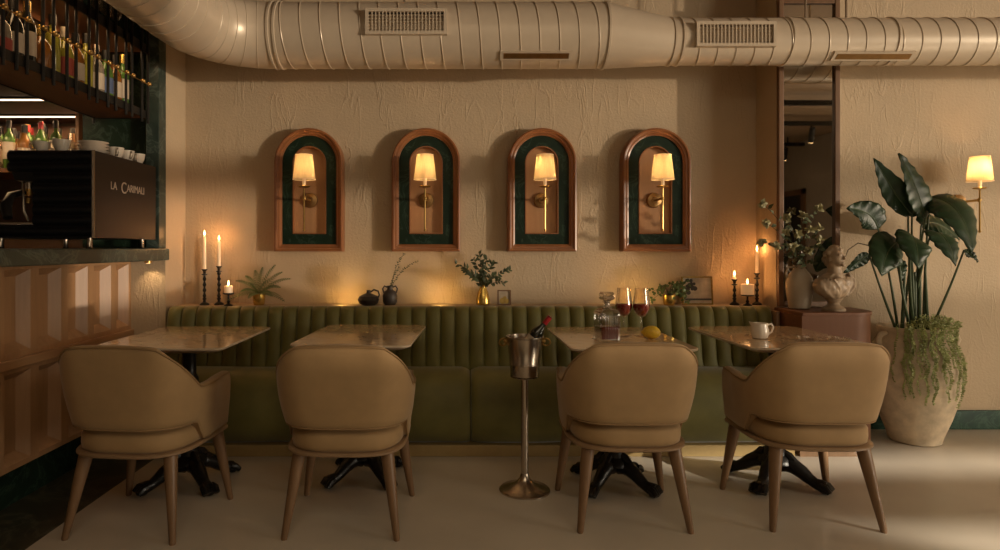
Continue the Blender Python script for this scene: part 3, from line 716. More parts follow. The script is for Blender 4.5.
def picture(x0, x1, y0, y1, d, label, bd, fm):
    w = lx(x1, d) - lx(x0, d); zt = CAMZ + (VY - y0) * d / FPX; h = zt - LZ
    t = thing('framed_picture', label, 'picture', ((lx(x0, d) + lx(x1, d)) / 2, d, LZ)); t.rotation_euler = (radians(-7), 0, 0)
    m = MB(); m.box(-w / 2, w / 2, -.008, .008, 0, bd).box(-w / 2, w / 2, -.008, .008, h - bd, h).box(-w / 2, -w / 2 + bd, -.008, .008, bd, h - bd).box(w / 2 - bd, w / 2, -.008, .008, bd, h - bd)
    m.build('picture_frame', fm, t, smooth=False); MB().box(-w / 2 + bd, w / 2 - bd, -.001, .004, bd, h - bd).build('print', 'art', t, smooth=False)
    return t, w, h
t, w_, h_ = picture(497.5, 511, 290, 306, 4.12, 'small dark framed picture of yellow fruit beside the gold vase', .008, 'bamboo')
m = MB()
for (x, z, r) in ((-.010, .028, .020), (.014, .026, .017), (.004, .046, .012)):
    m.lathe([(r, -.0022), (r, -.0012)], 16, (x, 0, z), ax=(0, 1, 0))
m.build('painted_fruit', 'pear', t)
t, w_, h_ = picture(682.5, 713, 276.5, 306, 4.16, 'large gold framed print with a dark plant shape behind the ivy pot', .008, 'gold')
m = MB(); rnd = random.Random(4)
for k in range(26):
    a = rnd.uniform(0, 2 * pi); r = rnd.uniform(0, .055); x, z = -.045 + r * cos(a) * .8, .125 + r * sin(a)
    m.lathe([(rnd.uniform(.008, .016), -.0022), (.008, -.0012)], 9, (max(-.09, x), 0, min(h_ - .02, z)), ax=(0, 1, 0))
m.box(-.09, .09, -.0022, -.0012, .028, .040)
m.build('printed_plant', 'shadowprint', t, smooth=False)
d = 4.12; X = lx(669, d); t = thing('ivy_pot', 'small bushy ivy in a gold pot beside the large framed print', 'plant', (X, d, LZ))
MB().lathe([(.030, 0), (.034, .008), (.039, .055), (.040, .066), (.036, .066), (.034, .056), (.002, .056)], 22).build('pot', 'gold', t)
m = MB(); st = MB(); rnd = random.Random(12)
for k in range(34):
    a = rnd.uniform(0, 2 * pi); r = rnd.uniform(.03, .095); e = Vector((r * cos(a) * 1.1 + (.02 if rnd.random() < .3 else 0), r * sin(a) * .7 - .01, .060 + rnd.uniform(.006, .085)))
    if k < 6: e = Vector((rnd.choice((-.11, .10, .12, .09)), -.01, rnd.uniform(.02, .09)))
    st.tube([(0, 0, .055), Vector((e.x * .5, e.y * .5, .055 + .6 * abs(e.z - .03) + .02)), e], .0012, 5)
    for q in range(4):
        p = e + Vector((rnd.uniform(-.02, .02), rnd.uniform(-.02, .02), rnd.uniform(-.016, .016))); v = Vector((rnd.uniform(-1, 1), rnd.uniform(-1, .3), rnd.uniform(-.8, .6))).normalized()
        m.leaf(p, p + v * .024, .009, (rnd.uniform(-.4, .4), -1, .5), .05, 4)
st.build('stems', 'twig', t); m.build('leaves', 'fern', t)

# ================================================================= MIRROR, CABINET, VASE, BUST
PYF = 3.985
t = thing('wall_mirror', 'tall narrow wood framed mirror on the pier behind the plaster bust', 'mirror', (2.192, PYF, 0))
hw = .190; z0, z1 = .838, 2.745; b = .032
m = MB(); m.box(-hw, -hw + b, -.030, 0, z0, z1, .004).box(hw - b, hw, -.030, 0, z0, z1, .004); m.box(-hw + b, hw - b, -.028, 0, z1 - b, z1, .003).box(-hw + b, hw - b, -.028, 0, z0, z0 + b, .003)
m.build('mirror_frame', 'bamboo', t, smooth=False)
MB().box(-hw + b, hw - b, -.012, -.004, z0 + b, z1 - b).build('mirror_glass', 'mirror', t, smooth=False)
CX0, CX1, CY0, CY1, CT = 1.985, 2.45, 3.66, 3.982, .832
def cabpoly(o):
    p = [(CX0, CY1), (CX0, CY0 - o), (CX1 - .16, CY0 - o)]
    for k in range(1, 12): a = -pi / 2 + pi / 2 * k / 12; p.append((CX1 - .16 + (.16 + o) * cos(a), CY0 + .16 + (.16 + o) * sin(a)))
    return p + [(CX1 + o, CY0 + .16), (CX1 + o, CY1)]
t = thing('pedestal_cabinet', 'reddish brown round-cornered pedestal cabinet under the plaster bust', 'cabinet', (0, 0, 0))
MB().prism(cabpoly(-.02), 0, .05).build('plinth', 'walnut', t)
MB().prism(cabpoly(0), .05, CT - .022).build('body', 'cabinet', t)
MB().prism(cabpoly(.006), CT - .022, CT).build('top', 'cabinet', t, bevel=.003)
d = 3.865; X = lx(799.5, d); VT = CT + .265
t = thing('stoneware_vase', 'cream stoneware vase with dried flowers beside the plaster bust', 'vase', (X, d, CT + .001))
MB().lathe([(.050, 0), (.058, .006), (.066, .05), (.077, .12), (.076, .165), (.061, .205), (.040, .232), (.032, .246), (.037, .264), (.032, .265), (.026, .25)], 28).build('body', 'cream', t)
MB().tube([(-.034, 0, .250), (-.066, 0, .252), (-.082, 0, .215), (-.072, 0, .19)], .007, 8).build('handle', 'cream', t)
base = Vector((X, d, VT - .005)); t = thing('dried_flowers', 'loose pale green dried flowers standing in the cream vase', 'flowers', base)
heads = [(762.5, 204, 3.78), (766, 223, 3.74), (761, 242, 3.72), (787, 218, 3.84), (798, 234, 3.78), (810, 229, 3.74), (803, 215, 3.86), (819, 208, 3.82), (820, 228, 3.80), (775.5, 245.5, 3.72), (786, 232.6, 3.80), (821, 240, 3.76), (793, 246, 3.74), (808, 250, 3.72)]
st = MB(); lf = MB(); rnd = random.Random(21)
for (px, py, dd) in heads:
    e = W(px, py, dd) - base; c = Vector((e.x * .3, e.y * .4, e.z * .7)); n = 9
    pts = [Vector((0, 0, -.05)) * (1 - q) ** 2 + c * 2 * q * (1 - q) + e * q * q for q in [k / n for k in range(n + 1)]]
    st.tube(pts, .0017, 5)
    hd = MB()
    for k in range(18):
        v = Vector((rnd.gauss(0, 1), rnd.gauss(0, 1), rnd.gauss(0, 1))).normalized(); hd.leaf(e, e + v * rnd.uniform(.022, .040), .011, (rnd.uniform(-1, 1), -1, rnd.uniform(-1, 1)), .1, 3)
    hd.build('flower_head', 'dried', t)
    for k in (4, 6, 7, 8):
        v = Vector((rnd.uniform(-1, 1), rnd.uniform(-1, .4), rnd.uniform(-.3, .8))).normalized(); lf.leaf(pts[k], pts[k] + v * rnd.uniform(.03, .05), .011, (rnd.uniform(-.5, .5), -1, .4), .1, 4)
for k in range(22):
    p = Vector((rnd.uniform(-.07, .09), rnd.uniform(-.08, .04), rnd.uniform(.0, .12))); v = Vector((rnd.uniform(-1, 1), rnd.uniform(-1, .4), rnd.uniform(-.5, .8))).normalized()
    lf.leaf(p, p + v * rnd.uniform(.03, .055), .012, (rnd.uniform(-.5, .5), -1, .4), .1, 4)
st.build('stems', 'twig', t); lf.build('leaves', 'olive', t)
# bust, facing towards the window
d = 3.748; X = lx(833.5, d)
t = thing('plaster_bust', 'aged plaster bust of a draped classical head on the pedestal cabinet', 'statue', (X, d, CT + .001), radians(24))
MB().lathe([(.062, 0), (.064, .012), (.054, .022), (.036, .032), (.030, .045), (.034, .056), (.046, .066), (.05, .074)], 26).build('socle', 'bust', t)
m = MB()
sec = []
for k in range(13):                                     # torso, cut in a curve below
    q = k / 12; z = .070 + .150 * q
    wv = [.040, .076, .104, .124, .136, .144, .150, .151, .146, .134, .108, .074, .050][k]; dv = [.035, .052, .064, .071, .076, .078, .078, .075, .070, .064, .056, .049, .044][k]
    sec.append([Vector((wv * cos(2 * pi * i / 40) * 1.0, dv * sin(2 * pi * i / 40) + .004 * sin(11 * 2 * pi * i / 40 + 8 * q) * (1 if 20 < i < 34 else .2), z)) for i in range(40)])
m.loft(sec)
m.ball((-.04, -.055, .165), .042, (1.1, .6, .9)); m.ball((.045, -.052, .165), .042, (1.1, .6, .9))
m.lathe([(.050, .20), (.041, .225), (.036, .25), (.037, .285)], 20, (0, -.004, 0))
m.ball((0, -.012, .312), .050, (.86, 1.0, 1.22), 20)                         # skull and face
m.ball((0, -.034, .285), .034, (.86, .8, .8), 16)                           # jaw
m.ball((0, -.060, .268), .013, (1, .8, .8), 12)                             # chin
m.tube([(0, -.058, .325), (0, -.068, .308), (0, -.072, .302)], [.005, .008, .009], 8)
m.ball((0, -.060, .285), .009, (1.5, .7, .5), 10); m.ball((-.017, -.052, .327), .010, (1.5, .7, .5), 10); m.ball((.017, -.052, .327), .010, (1.5, .7, .5), 10)
for s in (-1, 1): m.ball((s * .044, -.006, .302), .013, (.4, .8, 1.2), 10)
rnd = random.Random(2)
for k in range(70):                                      # curled hair cap
    a = rnd.uniform(0, 2 * pi); el = rnd.uniform(.05, 1.5); v = Vector((cos(a) * cos(el), sin(a) * cos(el), sin(el)))
    if v.y < -.45 and v.z < .62: continue
    m.ball(Vector((0, -.006, .318)) + Vector((v.x * .046, v.y * .054, v.z * .056)), .012, (1, 1, 1), 8)
m.ball((0, .050, .300), .026, (1, .8, .9), 10); m.ball((0, .030, .285), .030, (1.2, .8, 1), 10)
for k in range(9):                                        # mantle folds over one shoulder
    a = k / 8; m.tube([(.055 + .012 * k * .2, -.030 - .02 * (1 - a), .222 - .002 * k), (.085 + .006 * k, -.062 + .012 * k, .185), (.070 + .006 * k, -.074 + .012 * k, .14), (.030 + .006 * k, -.058 + .010 * k, .088)], [.008, .011, .011, .007], 8)
for k in range(4): m.tube([(-.115 + .01 * k, -.02 - .014 * k, .19), (-.09 + .012 * k, -.05 - .008 * k, .14), (-.04 + .008 * k, -.05, .09)], [.007, .009, .006], 8)
o = m.build('figure', 'bust', t)
md = o.modifiers.new('join', 'REMESH'); md.mode = 'VOXEL'; md.voxel_size = .0032; md.use_smooth_shade = True
md = o.modifiers.new('soften', 'SMOOTH'); md.factor = .5; md.iterations = 3

# ================================================================= URN AND PLANTS
d = 3.985; PX = lx(914.5, d); PD = d
t = thing('clay_urn', 'large weathered pale clay urn standing on the floor by the plaster wall', 'pot', (PX, PD, 0))
MB().lathe([(.125, 0), (.138, .008), (.150, .05), (.190, .16), (.225, .28), (.246, .40), (.250, .47), (.240, .545), (.215, .61), (.193, .645), (.188, .665), (.196, .682), (.203, .700), (.200, .712), (.188, .714), (.178, .70), (.172, .67), (.002, .66)], 48).build('body', 'terra', t)
for s in (-1, 1): MB().tube([(s * .196, -.03, .672), (s * .232, -.03, .668), (s * .246, -.03, .635), (s * .232, -.03, .590)], [.016, .018, .018, .014], 10).build('handle', 'terra', t)
MB().lathe([(.172, .662), (.10, .672), (.002, .675)], 24).build('soil', 'soil', t)
SO = Vector((PX, PD, .67))
sp = thing('strelitzia', 'tall plant with broad dark paddle leaves growing in the clay urn', 'plant', SO)
def big_leaf(mid, hw, side=None, tilt=0.0, droop=.15, split=()):
    hw *= .80
    P = [W(*p) - SO for p in mid]; n = 20; m = MB(); rows = []
    def bez(q):
        if len(P) == 3:
            c = P[1] * 2 - (P[0] + P[2]) / 2; return P[0] * (1 - q) ** 2 + c * 2 * q * (1 - q) + P[2] * q * q
        return P[0].lerp(P[-1], q)
    ns = 8
    for i in range(n + 1):
        q = i / n; p = bez(q); tx = (bez(min(1, q + .02)) - bez(max(0, q - .02))).normalized()
        view = Vector((0, -1, 0)) if side is None else Vector(side)
        sd = tx.cross(view).normalized(); up = sd.cross(tx).normalized()
        ww = hw * (sin(pi * min(1, q * .985 + .015) ** .72) ** .75) if 0 < q < 1 else hw * .03
        row = []
        for k in range(-ns, ns + 1):
            s = k / ns; rip = .006 * sin(q * 40 + abs(s) * 3) * abs(s) + .006 * sin(q * 9 + hw * 50) * s
            row.append(p + sd * (s * ww * cos(tilt)) + up * (abs(s) * ww * .22 + s * ww * sin(tilt) - droop * abs(s) ** 2 * ww + rip))
        rows.append(row)
    m.loft(rows, False)
    o = m.build('leaf', 'leafdark', sp, solid=.0012)
    MB().tube([bez(i / 12) for i in range(13)], [.0055 * (1 - .75 * i / 12) for i in range(13)], 6).build('midrib', 'leafstem', o)
    return bez(0)
def stem(b, root, bend=(0, 0, 0), r=.009):
    a = Vector(root); c = (a + b) * .5 + Vector(bend); pts = [a * (1 - q) ** 2 + c * 2 * q * (1 - q) + b * q * q for q in [k / 12 for k in range(13)]]
    MB().tube(pts, [r * (1 - .45 * k / 12) for k in range(13)], 8).build('stem', 'leafstem', sp)
LV = [([(912, 215, 3.95), (893, 190, 3.93), (874, 158, 3.92)], .090, None, .25, .1, (-.02, .0, 0)),
      ([(925, 219, 3.90), (916, 188, 3.90), (899, 153, 3.90)], .112, (.15, -1, 0), -.15, .2, (.0, .02, 0)),
      ([(930, 197, 3.96), (958, 212, 3.82), (972, 252, 3.72)], .185, (.1, -1, .25), .1, .4, (.02, .05, 0)),
      ([(878, 229, 3.90), (868, 214, 3.88), (847, 208, 3.86)], .110, (-.1, -1, .2), .05, .2, (.03, 0, 0)),
      ([(899, 241, 3.80), (888, 252, 3.70), (882, 276, 3.64)], .140, (.05, -1, .35), 0, .4, (-.02, .05, 0)),
      ([(911, 236, 3.76), (916, 243, 3.66), (919, 269, 3.60)], .130, (0, -1, .35), 0, .4, (.0, .05, 0)),
      ([(931, 233, 3.82), (945, 238, 3.72), (956, 266, 3.66)], .120, (.1, -1, .35), .1, .4, (.0, .05, 0)),
      ([(896, 257, 3.96), (902, 268, 3.92), (901, 282, 3.90)], .036, None, 0, .1, (.0, 0, 0)),
      ([(964, 250, 3.90), (972, 256, 3.88), (978, 262, 3.84)], .034, None, .2, .1, (.02, 0, 0)),
      ([(869, 254, 3.97), (858, 262, 3.98), (844, 273, 3.99)], .055, None, .3, .1, (-.02, 0, .03)),
      ([(921, 226, 3.98), (938, 224, 4.02), (960, 240, 4.05)], .110, (.2, -1, .5), .2, .3, (.0, 0, 0)),
      ([(908, 216, 3.99), (919, 208, 4.02), (928, 214, 4.0)], .060, (.2, -1, .5), .2, .3, (.0, 0, 0))]
rnd = random.Random(8)
for i, (mid, hw, side, tilt, droop, bend) in enumerate(LV):
    b = big_leaf(mid, hw, side, tilt, droop)
    bx = W(899 + (mid[0][0] - 870) * .33, 325, 3.98) - SO
    stem(b, (bx.x, rnd.uniform(-.06, .06), -.02), bend)
for k in range(5): stem(W(905 + 5 * k, 262 + 5 * (k % 3), 3.96) - SO, (W(899 + 6 * k, 325, 3.98) - SO).x * Vector((1, 0, 0)) + Vector((0, rnd.uniform(-.05, .05), -.02)), (0, 0, 0), .012)
e = W(842, 266, 3.97) - SO; a = W(871, 246, 3.96) - SO
MB().tube([a, W(858, 243, 3.96) - SO, W(848, 250, 3.97) - SO, e], [.004, .0035, .003, .002], 6).build('flower_stalk', 'twig', sp)
# trailing plant
tp = thing('trailing_plant', 'small-leaved green plant trailing over the rim of the clay urn', 'plant', (PX, PD, .714)); rnd = random.Random(31)
m = MB(); st = MB()
for k in range(900):
    a = rnd.uniform(-2.7, .3); r = rnd.uniform(.05, .19); p = Vector((.05 + r * cos(a) * .95, -.01 + r * sin(a), .005 + rnd.uniform(0, .075) * (1 - (r / .24) ** 2)))
    v = Vector((rnd.gauss(0, 1), rnd.gauss(0, 1) - .4, rnd.gauss(0, .8) + .3)).normalized(); m.leaf(p, p + v * rnd.uniform(.009, .017), .0042, (rnd.uniform(-1, 1), -1, rnd.uniform(-.3, 1)), .1, 3)
m.build('leafy_mound', 'trail', tp); 
strands = [(-2.62, .34)] + [(rnd.uniform(-2.45, -.95), rnd.choice((.16, .24, .30, .38, .44)) * rnd.uniform(.8, 1.1)) for k in range(46)]
for (a, ln) in strands:
    m = MB(); pts = []; n = int(ln / .012)
    ro = rnd.uniform(-.01, .01)
    def rad(z):
        zz = .714 + z; 
        for (z0, r0), (z1, r1) in zip([(.0, .13), (.16, .190), (.28, .225), (.40, .246), (.47, .250), (.545, .240), (.61, .215), (.645, .195), (.70, .206), (.8, .206)][:-1], [(.16, .190), (.28, .225), (.40, .246), (.47, .250), (.545, .240), (.61, .215), (.645, .195), (.70, .206), (.8, .206), (.9, .2)]):
            if z0 <= zz <= z1: return r0 + (r1 - r0) * (zz - z0) / (z1 - z0)
        return .2
    outm = .206
    pts = [Vector((.12 * cos(a), .12 * sin(a), .02)), Vector((.19 * cos(a), .19 * sin(a), .03))]
    for k in range(n):
        z = .01 - k * .012; r = max(rad(z) + .012, outm * (.98 if z > -.15 else .5) + .012); w = a + .03 * sin(k * .5 + a * 7) + ro
        pts.append(Vector((r * cos(w), r * sin(w), z)))
    m.tube(pts, .0011, 4)
    for p in pts[2:]:
        for s in (-1, 1):
            v = Vector((rnd.uniform(-1, 1), rnd.uniform(-1, 0), rnd.uniform(-.9, .2))).normalized(); m.leaf(p, p + v * rnd.uniform(.010, .015), .0048, (rnd.uniform(-.6, .6), -1, .3), .1, 3)
    m.build('strand', 'trail', tp)
# hidden strip of warm light behind the bench back, washing the plaster
for px in (343, 441, 640):
    l = lamp('ledge_glow', 'AREA', (lx(px, 4.1), 4.085, .848), .42, (1.0, 0.58, 0.17), shape='DISK', size=.03); l.rotation_euler = (radians(120), 0, 0)
# ================================================================= ON THE TABLES
TZ = .7515
X, d = .735, 3.10
t = thing('decanter', 'square cut-crystal decanter holding dark red liquor on the lemon table', 'decanter', (X, d, TZ), radians(12))
def sq(r, z, k=.22):
    out = []; cut = .035 if (.006 < z < .055 or .07 < z < .123) else 0.0
    p = 9 if k < .5 else 2
    for i in range(112):
        a = 2 * pi * i / 112; q = r * (abs(cos(a)) ** p + abs(sin(a)) ** p) ** (-1 / p) * (1 - cut * (.5 + .5 * cos(28 * a))); out.append(Vector((q * cos(a), q * sin(a), z)))
    return out
MB().loft([sq(.047, 0), sq(.050, .004), sq(.051, .010), sq(.051, .053), sq(.051, .058), sq(.051, .072), sq(.051, .120), sq(.051, .125), sq(.049, .140), sq(.036, .154), sq(.020, .160, .9), sq(.015, .168, .99), sq(.014, .182, .99), sq(.021, .188, .99), sq(.020, .190, .99)]).build('bottle', 'crystal', t)
MB().loft([sq(.042, .012), sq(.044, .016), sq(.044, .070), sq(.042, .071)]).build('liquor', 'whisky', t)
s = MB().loft([sq(.012, .17, .99), sq(.014, .192, .99), sq(.026, .198, .3), sq(.030, .206, .3), sq(.030, .226, .3), sq(.024, .236, .3)]).build('stopper', 'crystal', t)
def wine_glass(x, y, label, fill):
    t = thing('wine_glass', label, 'glass', (x, y, TZ), group='red wine glasses')
    MB().lathe([(.036, 0), (.036, .002), (.012, .005), (.005, .010), (.0035, .03), (.0035, .085), (.006, .098)], 28).build('stem', 'clear', t)
    m = MB(); m.lathe([(.006, .096), (.020, .104), (.035, .122), (.043, .148), (.042, .172), (.036, .212), (.0325, .245), (.0315, .245), (.035, .212), (.041, .172), (.042, .148), (.034, .124), (.019, .106), (.003, .101)], 32, cap=False); b = m.build('bowl', 'clear', t)
    MB().lathe([(.003, .103), (.018, .107), (.033, .125), (.0408, .148), (.0405, fill - .001), (.002, fill)], 28).build('wine', 'wine', b)
wine_glass(.862, 3.27, 'half-full glass of red wine directly behind the decanter', .166)
wine_glass(.948, 3.255, 'half-full glass of red wine directly behind the lemon', .166)
t = thing('lemon', 'whole yellow lemon lying on the table in front of the wine glasses', 'fruit', (.970, 3.16, TZ + .032), radians(-15))
MB().lathe([(.002, -.050), (.006, -.048), (.010, -.042), (.022, -.034), (.031, -.015), (.033, .004), (.029, .022), (.018, .036), (.008, .042), (.002, .044)], 24, ax=(1, -.1, .02)).build('peel', 'lemon', t)
MB().lathe([(.005, 0), (.004, .003), (.001, .004)], 8, (.043, -.004, .001), ax=(1, -.1, 0)).build('stem_scar', 'twig', t)
t = thing('creamer', 'small white ceramic creamer jug on the table before the bust', 'jug', (1.515, 3.18, TZ))
prof = [(.030, 0), (.036, .004), (.041, .025), (.041, .045), (.036, .062), (.037, .076)]
m = MB(); rings = []
for r, z in prof + [(.034, .074), (.033, .06), (.037, .04), (.034, .008)]:
    rg = []
    for k in range(28):
        a = 2 * pi * k / 28; lip = .018 * max(0, cos(a - pi)) ** 6 * smooth01((z - .05) / .026); rg.append(Vector(((r + lip) * cos(a), (r + lip) * sin(a), z + (.008 * max(0, cos(a - pi)) ** 4 if z > .07 else 0))))
    rings.append(rg)
m.loft(rings).build('body', 'ceramic', t)
MB().tube([(.035, 0, .066), (.056, 0, .072), (.066, 0, .056), (.058, 0, .032), (.040, 0, .020)], [.005, .005, .005, .0045, .005], 8).build('handle', 'ceramic', t)
def dish(x, y, label):
    t = thing('glass_dish', label, 'dish', (x, y, TZ), group='small clear glass dishes')
    MB().lathe([(.030, 0), (.046, .004), (.050, .018), (.048, .018), (.044, .007), (.002, .005)], 28).build('bowl', 'clear', t); MB().ring((0, 0, .018), .049, .0014).build('rim', 'clear', t)
dish(1.71, 3.10, 'clear glass dish on the table next to the creamer'); dish(1.84, 3.07, 'clear glass dish at the table edge closest to the pedestal cabinet')
# bucket stand
BX, BD = .345, 3.17
t = thing('bucket_stand', 'brushed steel floor stand carrying the champagne bucket', 'stand', (BX, BD, 0))
MB().lathe([(.126, 0), (.126, .006), (.120, .012), (.085, .022), (.045, .040), (.026, .062), (.019, .085)], 40).build('base', 'steel', t)
MB().lathe([(.0185, .08), (.0185, .560)], 18).build('pole', 'steel', t)
MB().lathe([(.020, .552), (.066, .560), (.072, .565), (.02, .566)], 30).build('tray', 'steel', t)
t = thing('champagne_bucket', 'brushed steel champagne bucket with ring handles on the floor stand', 'bucket', (BX, BD, .567))
MB().lathe([(.068, 0), (.0715, .004), (.073, .055), (.0755, .057), (.0755, .062), (.0742, .064), (.089, .188), (.095, .193), (.095, .197), (.088, .197), (.072, .064), (.068, .010), (.002, .008)], 40).build('bucket', 'steel', t)
for s in (-1, 1):
    h = MB().ball((s * .094, 0, .172), .011, seg=10).build('handle_knob', 'brass', t)
    MB().ring((s * .106, 0, .168), .021, .0042, (.25 * s, 1, .5), 22).build('ring_handle', 'brass', h)
def bottle_prof(kind):
    return {'wine': ([(.030, 0), (.0365, .006), (.0365, .185), (.033, .205), (.018, .235), (.0135, .255), (.0135, .295), (.015, .297), (.015, .305), (.0135, .306)], .30),
            'round': ([(.036, 0), (.041, .006), (.041, .150), (.037, .175), (.020, .205), (.0145, .22), (.0145, .265), (.016, .268), (.016, .275)], .275),
            'squat': ([(.043, 0), (.048, .006), (.050, .10), (.045, .135), (.024, .165), (.0155, .178), (.0155, .215), (.017, .222)], .222),
            'tall': ([(.028, 0), (.033, .006), (.034, .19), (.030, .215), (.016, .235), (.013, .25), (.013, .30), (.0145, .305)], .305)}[kind]
def bottle(kind, glassm, capm, labm, loc, label, cat='bottle', group=None):
    p, h = bottle_prof(kind); t = thing('bottle', label, cat, loc, group=group)
    MB().lathe(p, 20).build('glass', glassm, t)
    r = p[-1][0]
    MB().lathe([(r + .0015, h - .045), (r + .002, h - .002), (r + .001, h + .006), (.002, h + .007)], 14).build('cap', capm, t)
    if labm:
        rb = p[2][0] + .0008; z1 = p[2][1] - .02
        m = MB(); n = 16; rings = [[Vector((rb * cos(2 * pi * k / 20), rb * sin(2 * pi * k / 20), z)) for k in range(20)] for z in (z1 * .35, z1)]
        m.loft(rings, True, False, False).build('paper_label', labm, t)
    return t
b = bottle('wine', 'darkglass', 'redfoil', 'paper', (BX + .018, BD, .615), 'dark wine bottle with red foil neck leaning in the champagne bucket')
b.rotation_euler = (radians(4), radians(37), 0); b.location = (BX - .046, BD - .005, .640); b.scale = (.88, .88, .92)
b.name = 'wine_bottle'

# ================================================================= BAR
bar = thing('bar_counter', 'oak panelled bar counter with thick dark green stone worktop', 'bar', (-2.0, 3.0, 0))
Y0, Y1 = -1.0, .952
MB().box(-.75, .24, Y0, Y1 - .005, 1.125, 1.197, .006).build('worktop', 'gmarble2', bar, smooth=False)
MB().box(-.70, -.060, Y0, Y1, .19, 1.124).build('carcass', 'rackwood', bar, smooth=False)
MB().box(-.70, -.075, Y0, Y1, 0, .19).build('kick_plinth', 'gmarble', bar, smooth=False)
ys = [2.81 + .235 * k - 3.0 for k in range(-3, 6)]
for y0, y1 in zip(ys[:-1], ys[1:]):
    y1 = min(y1, Y1)
    for (za, zb) in ((.195, .655), (.70, 1.124)):
        R = lambda ya, yb, z0, z1, x: [Vector((x, ya, z0)), Vector((x, yb, z0)), Vector((x, yb, z1)), Vector((x, ya, z1))]
        MB().loft([R(y0, y1, za, zb, -.054), R(y0, y1, za, zb, 0), R(y0 + .030, y1 - .030, za + .025, zb - .022, 0), R(y0 + .052, y1 - .072, za + .065, zb - .056, -.042)], True, False, True).build('panel', 'oak', bar, smooth=False)
MB().box(-.05, .022, Y0, Y1, .655, .700, .005).build('mid_rail', 'oak_rail', bar, smooth=False)
t = thing('counter_spotlight', 'tiny lit downlight under the end of the bar worktop', 'light', (-1.86, 3.88, 1.124))
MB().lathe([(.022, 0), (.022, -.014), (.016, -.016)], 16).build('housing', 'brass', t); MB().lathe([(.015, -.0165), (.002, -.0175)], 14).build('lens', 'bulb', t)
l = lamp('counter_spotlight_beam', 'SPOT', (-1.86, 3.88, 1.10), 1.0, (1.0, .66, .34), spot_size=radians(100), spot_blend=.8, shadow_soft_size=.01)
l.rotation_euler = (radians(18), 0, 0)
# bulkhead over the bar with two light strips
struct(MB().box(-4.3, -2.30, 1.8, 4.5, 2.075, 3.2).build('trim_4', 'soffit', smooth=False))
for y, x1, lab in ((3.72, -2.345, 'slim lit strip under the bar bulkhead, the higher and nearer of two'), (4.2, -2.445, 'slim lit strip above the shelved bottles, the lower of two')):
    t = thing('ceiling_light_strip', lab, 'light', (-3.2, y, 2.075)); w = x1 + 3.2
    MB().box(-.95, w, -.014, .014, -.012, 0).build('housing', 'blackmetal', t, smooth=False); MB().box(-.94, w - .01, -.010, .010, -.017, -.012).build('diffuser', 'led', t, smooth=False)
    l = lamp('strip_glow', 'AREA', (-2.85, y, 2.05), 4.5, (1.0, .62, .32), shape='RECTANGLE', size=.9, size_y=.02)
# back bar shelf
t = thing('back_bar_shelf', 'lit wooden shelf of bottles on the wall behind the espresso machine', 'shelf', (-3.2, 4.3, 1.71))
MB().box(-1.05, .78, -.22, .19, -.03, 0, .003).build('shelf_board', 'rackwood', t, smooth=False); MB().box(-1.05, .78, .17, .19, 0, .34).build('back_panel', 'rackwood', t, smooth=False)
MB().box(.78, .80, -.22, .19, -.3, .35).build('end_panel', 'oak', t, smooth=False); MB().box(-1.05, .78, -.20, .19, -.70, -.67).build('lower_board', 'rackwood', t, smooth=False)
rnd = random.Random(17)
styles = [('round', 'amber', 'blackmetal', 'paper', 'amber'), ('tall', 'greenglass', 'blackmetal', 'paper', 'green'), ('round', 'clearbottle', 'blackmetal', 'paper', 'clear'), ('wine', 'greenglass', 'redfoil', 'paper', 'deep-bodied green'), ('squat', 'amber', 'gold', 'paper', 'squat amber'), ('squat', 'clearbottle', 'steel', 'redpaper', 'squat clear, red-labelled')]
protos = {}
def place(style, loc, label, group):
    if style not in protos: protos[style] = bottle(*styles[style][:4], loc, label, group=group); return
    dup(protos[style], loc, rnd.uniform(0, 6), label, group)
cnt = {}
seq = [[5, 1, 3, 0, 1, 2, 0, 3, 1, 0, 5, 1], [0, 2, 1, 3, 0, 2, 1, 5, 2, 1, 0, 3], [1, 0, 5, 1, 3, 0, 1, 2, 0, 1, 3, 0]]
for row, (yy, x0, dx, nn) in enumerate(((4.13, -2.475, -.100, 12), (4.235, -2.525, -.100, 12), (4.34, -2.475, -.100, 12))):
    for k in range(nn):
        s = seq[row][k]; cnt[(row, s)] = cnt.get((row, s), 0) + 1
        place(s, (x0 + dx * k + rnd.uniform(-.002, .002), yy + rnd.uniform(-.006, .006), 1.711), '%s %s bottle from the marble wall, %s row of the lit back shelf' % (ORD[cnt[(row, s)] - 1], styles[s][4], ('front', 'middle', 'rear')[row]), 'spirits on the lit back shelf')
# hanging rack
rk = thing('hanging_bottle_rack', 'black rod and wood bottle rack hanging from the ceiling over the bar', 'rack', (-1.8, 3.0, 0))
RY0, RY1 = -.62, .74
MB().box(-.30, 0, RY0, RY1, 1.960, 1.990).build('shelf_board', 'rackwood', rk, smooth=False)
MB().box(-.004, .004, RY0, RY1, 1.955, 1.998).box(-.306, -.298, RY0, RY1, 1.955, 1.998).box(-.306, .004, RY1, RY1 + .006, 1.955, 1.998).build('shelf_edge', 'blackmetal', rk, smooth=False)
MB().box(-.30, 0, RY0, RY1, 2.345, 2.365).build('top_board', 'rackwood', rk, smooth=False)
MB().box(-.004, .004, RY0, RY1, 2.335, 2.385).box(-.306, -.298, RY0, RY1, 2.335, 2.385).box(-.306, .004, RY1, RY1 + .006, 2.335, 2.385).build('top_edge', 'blackmetal', rk, smooth=False)
MB().tube([(.008, RY0, 2.155), (.008, RY1, 2.155)], .003, 6).build('guard_wire', 'brass', rk)
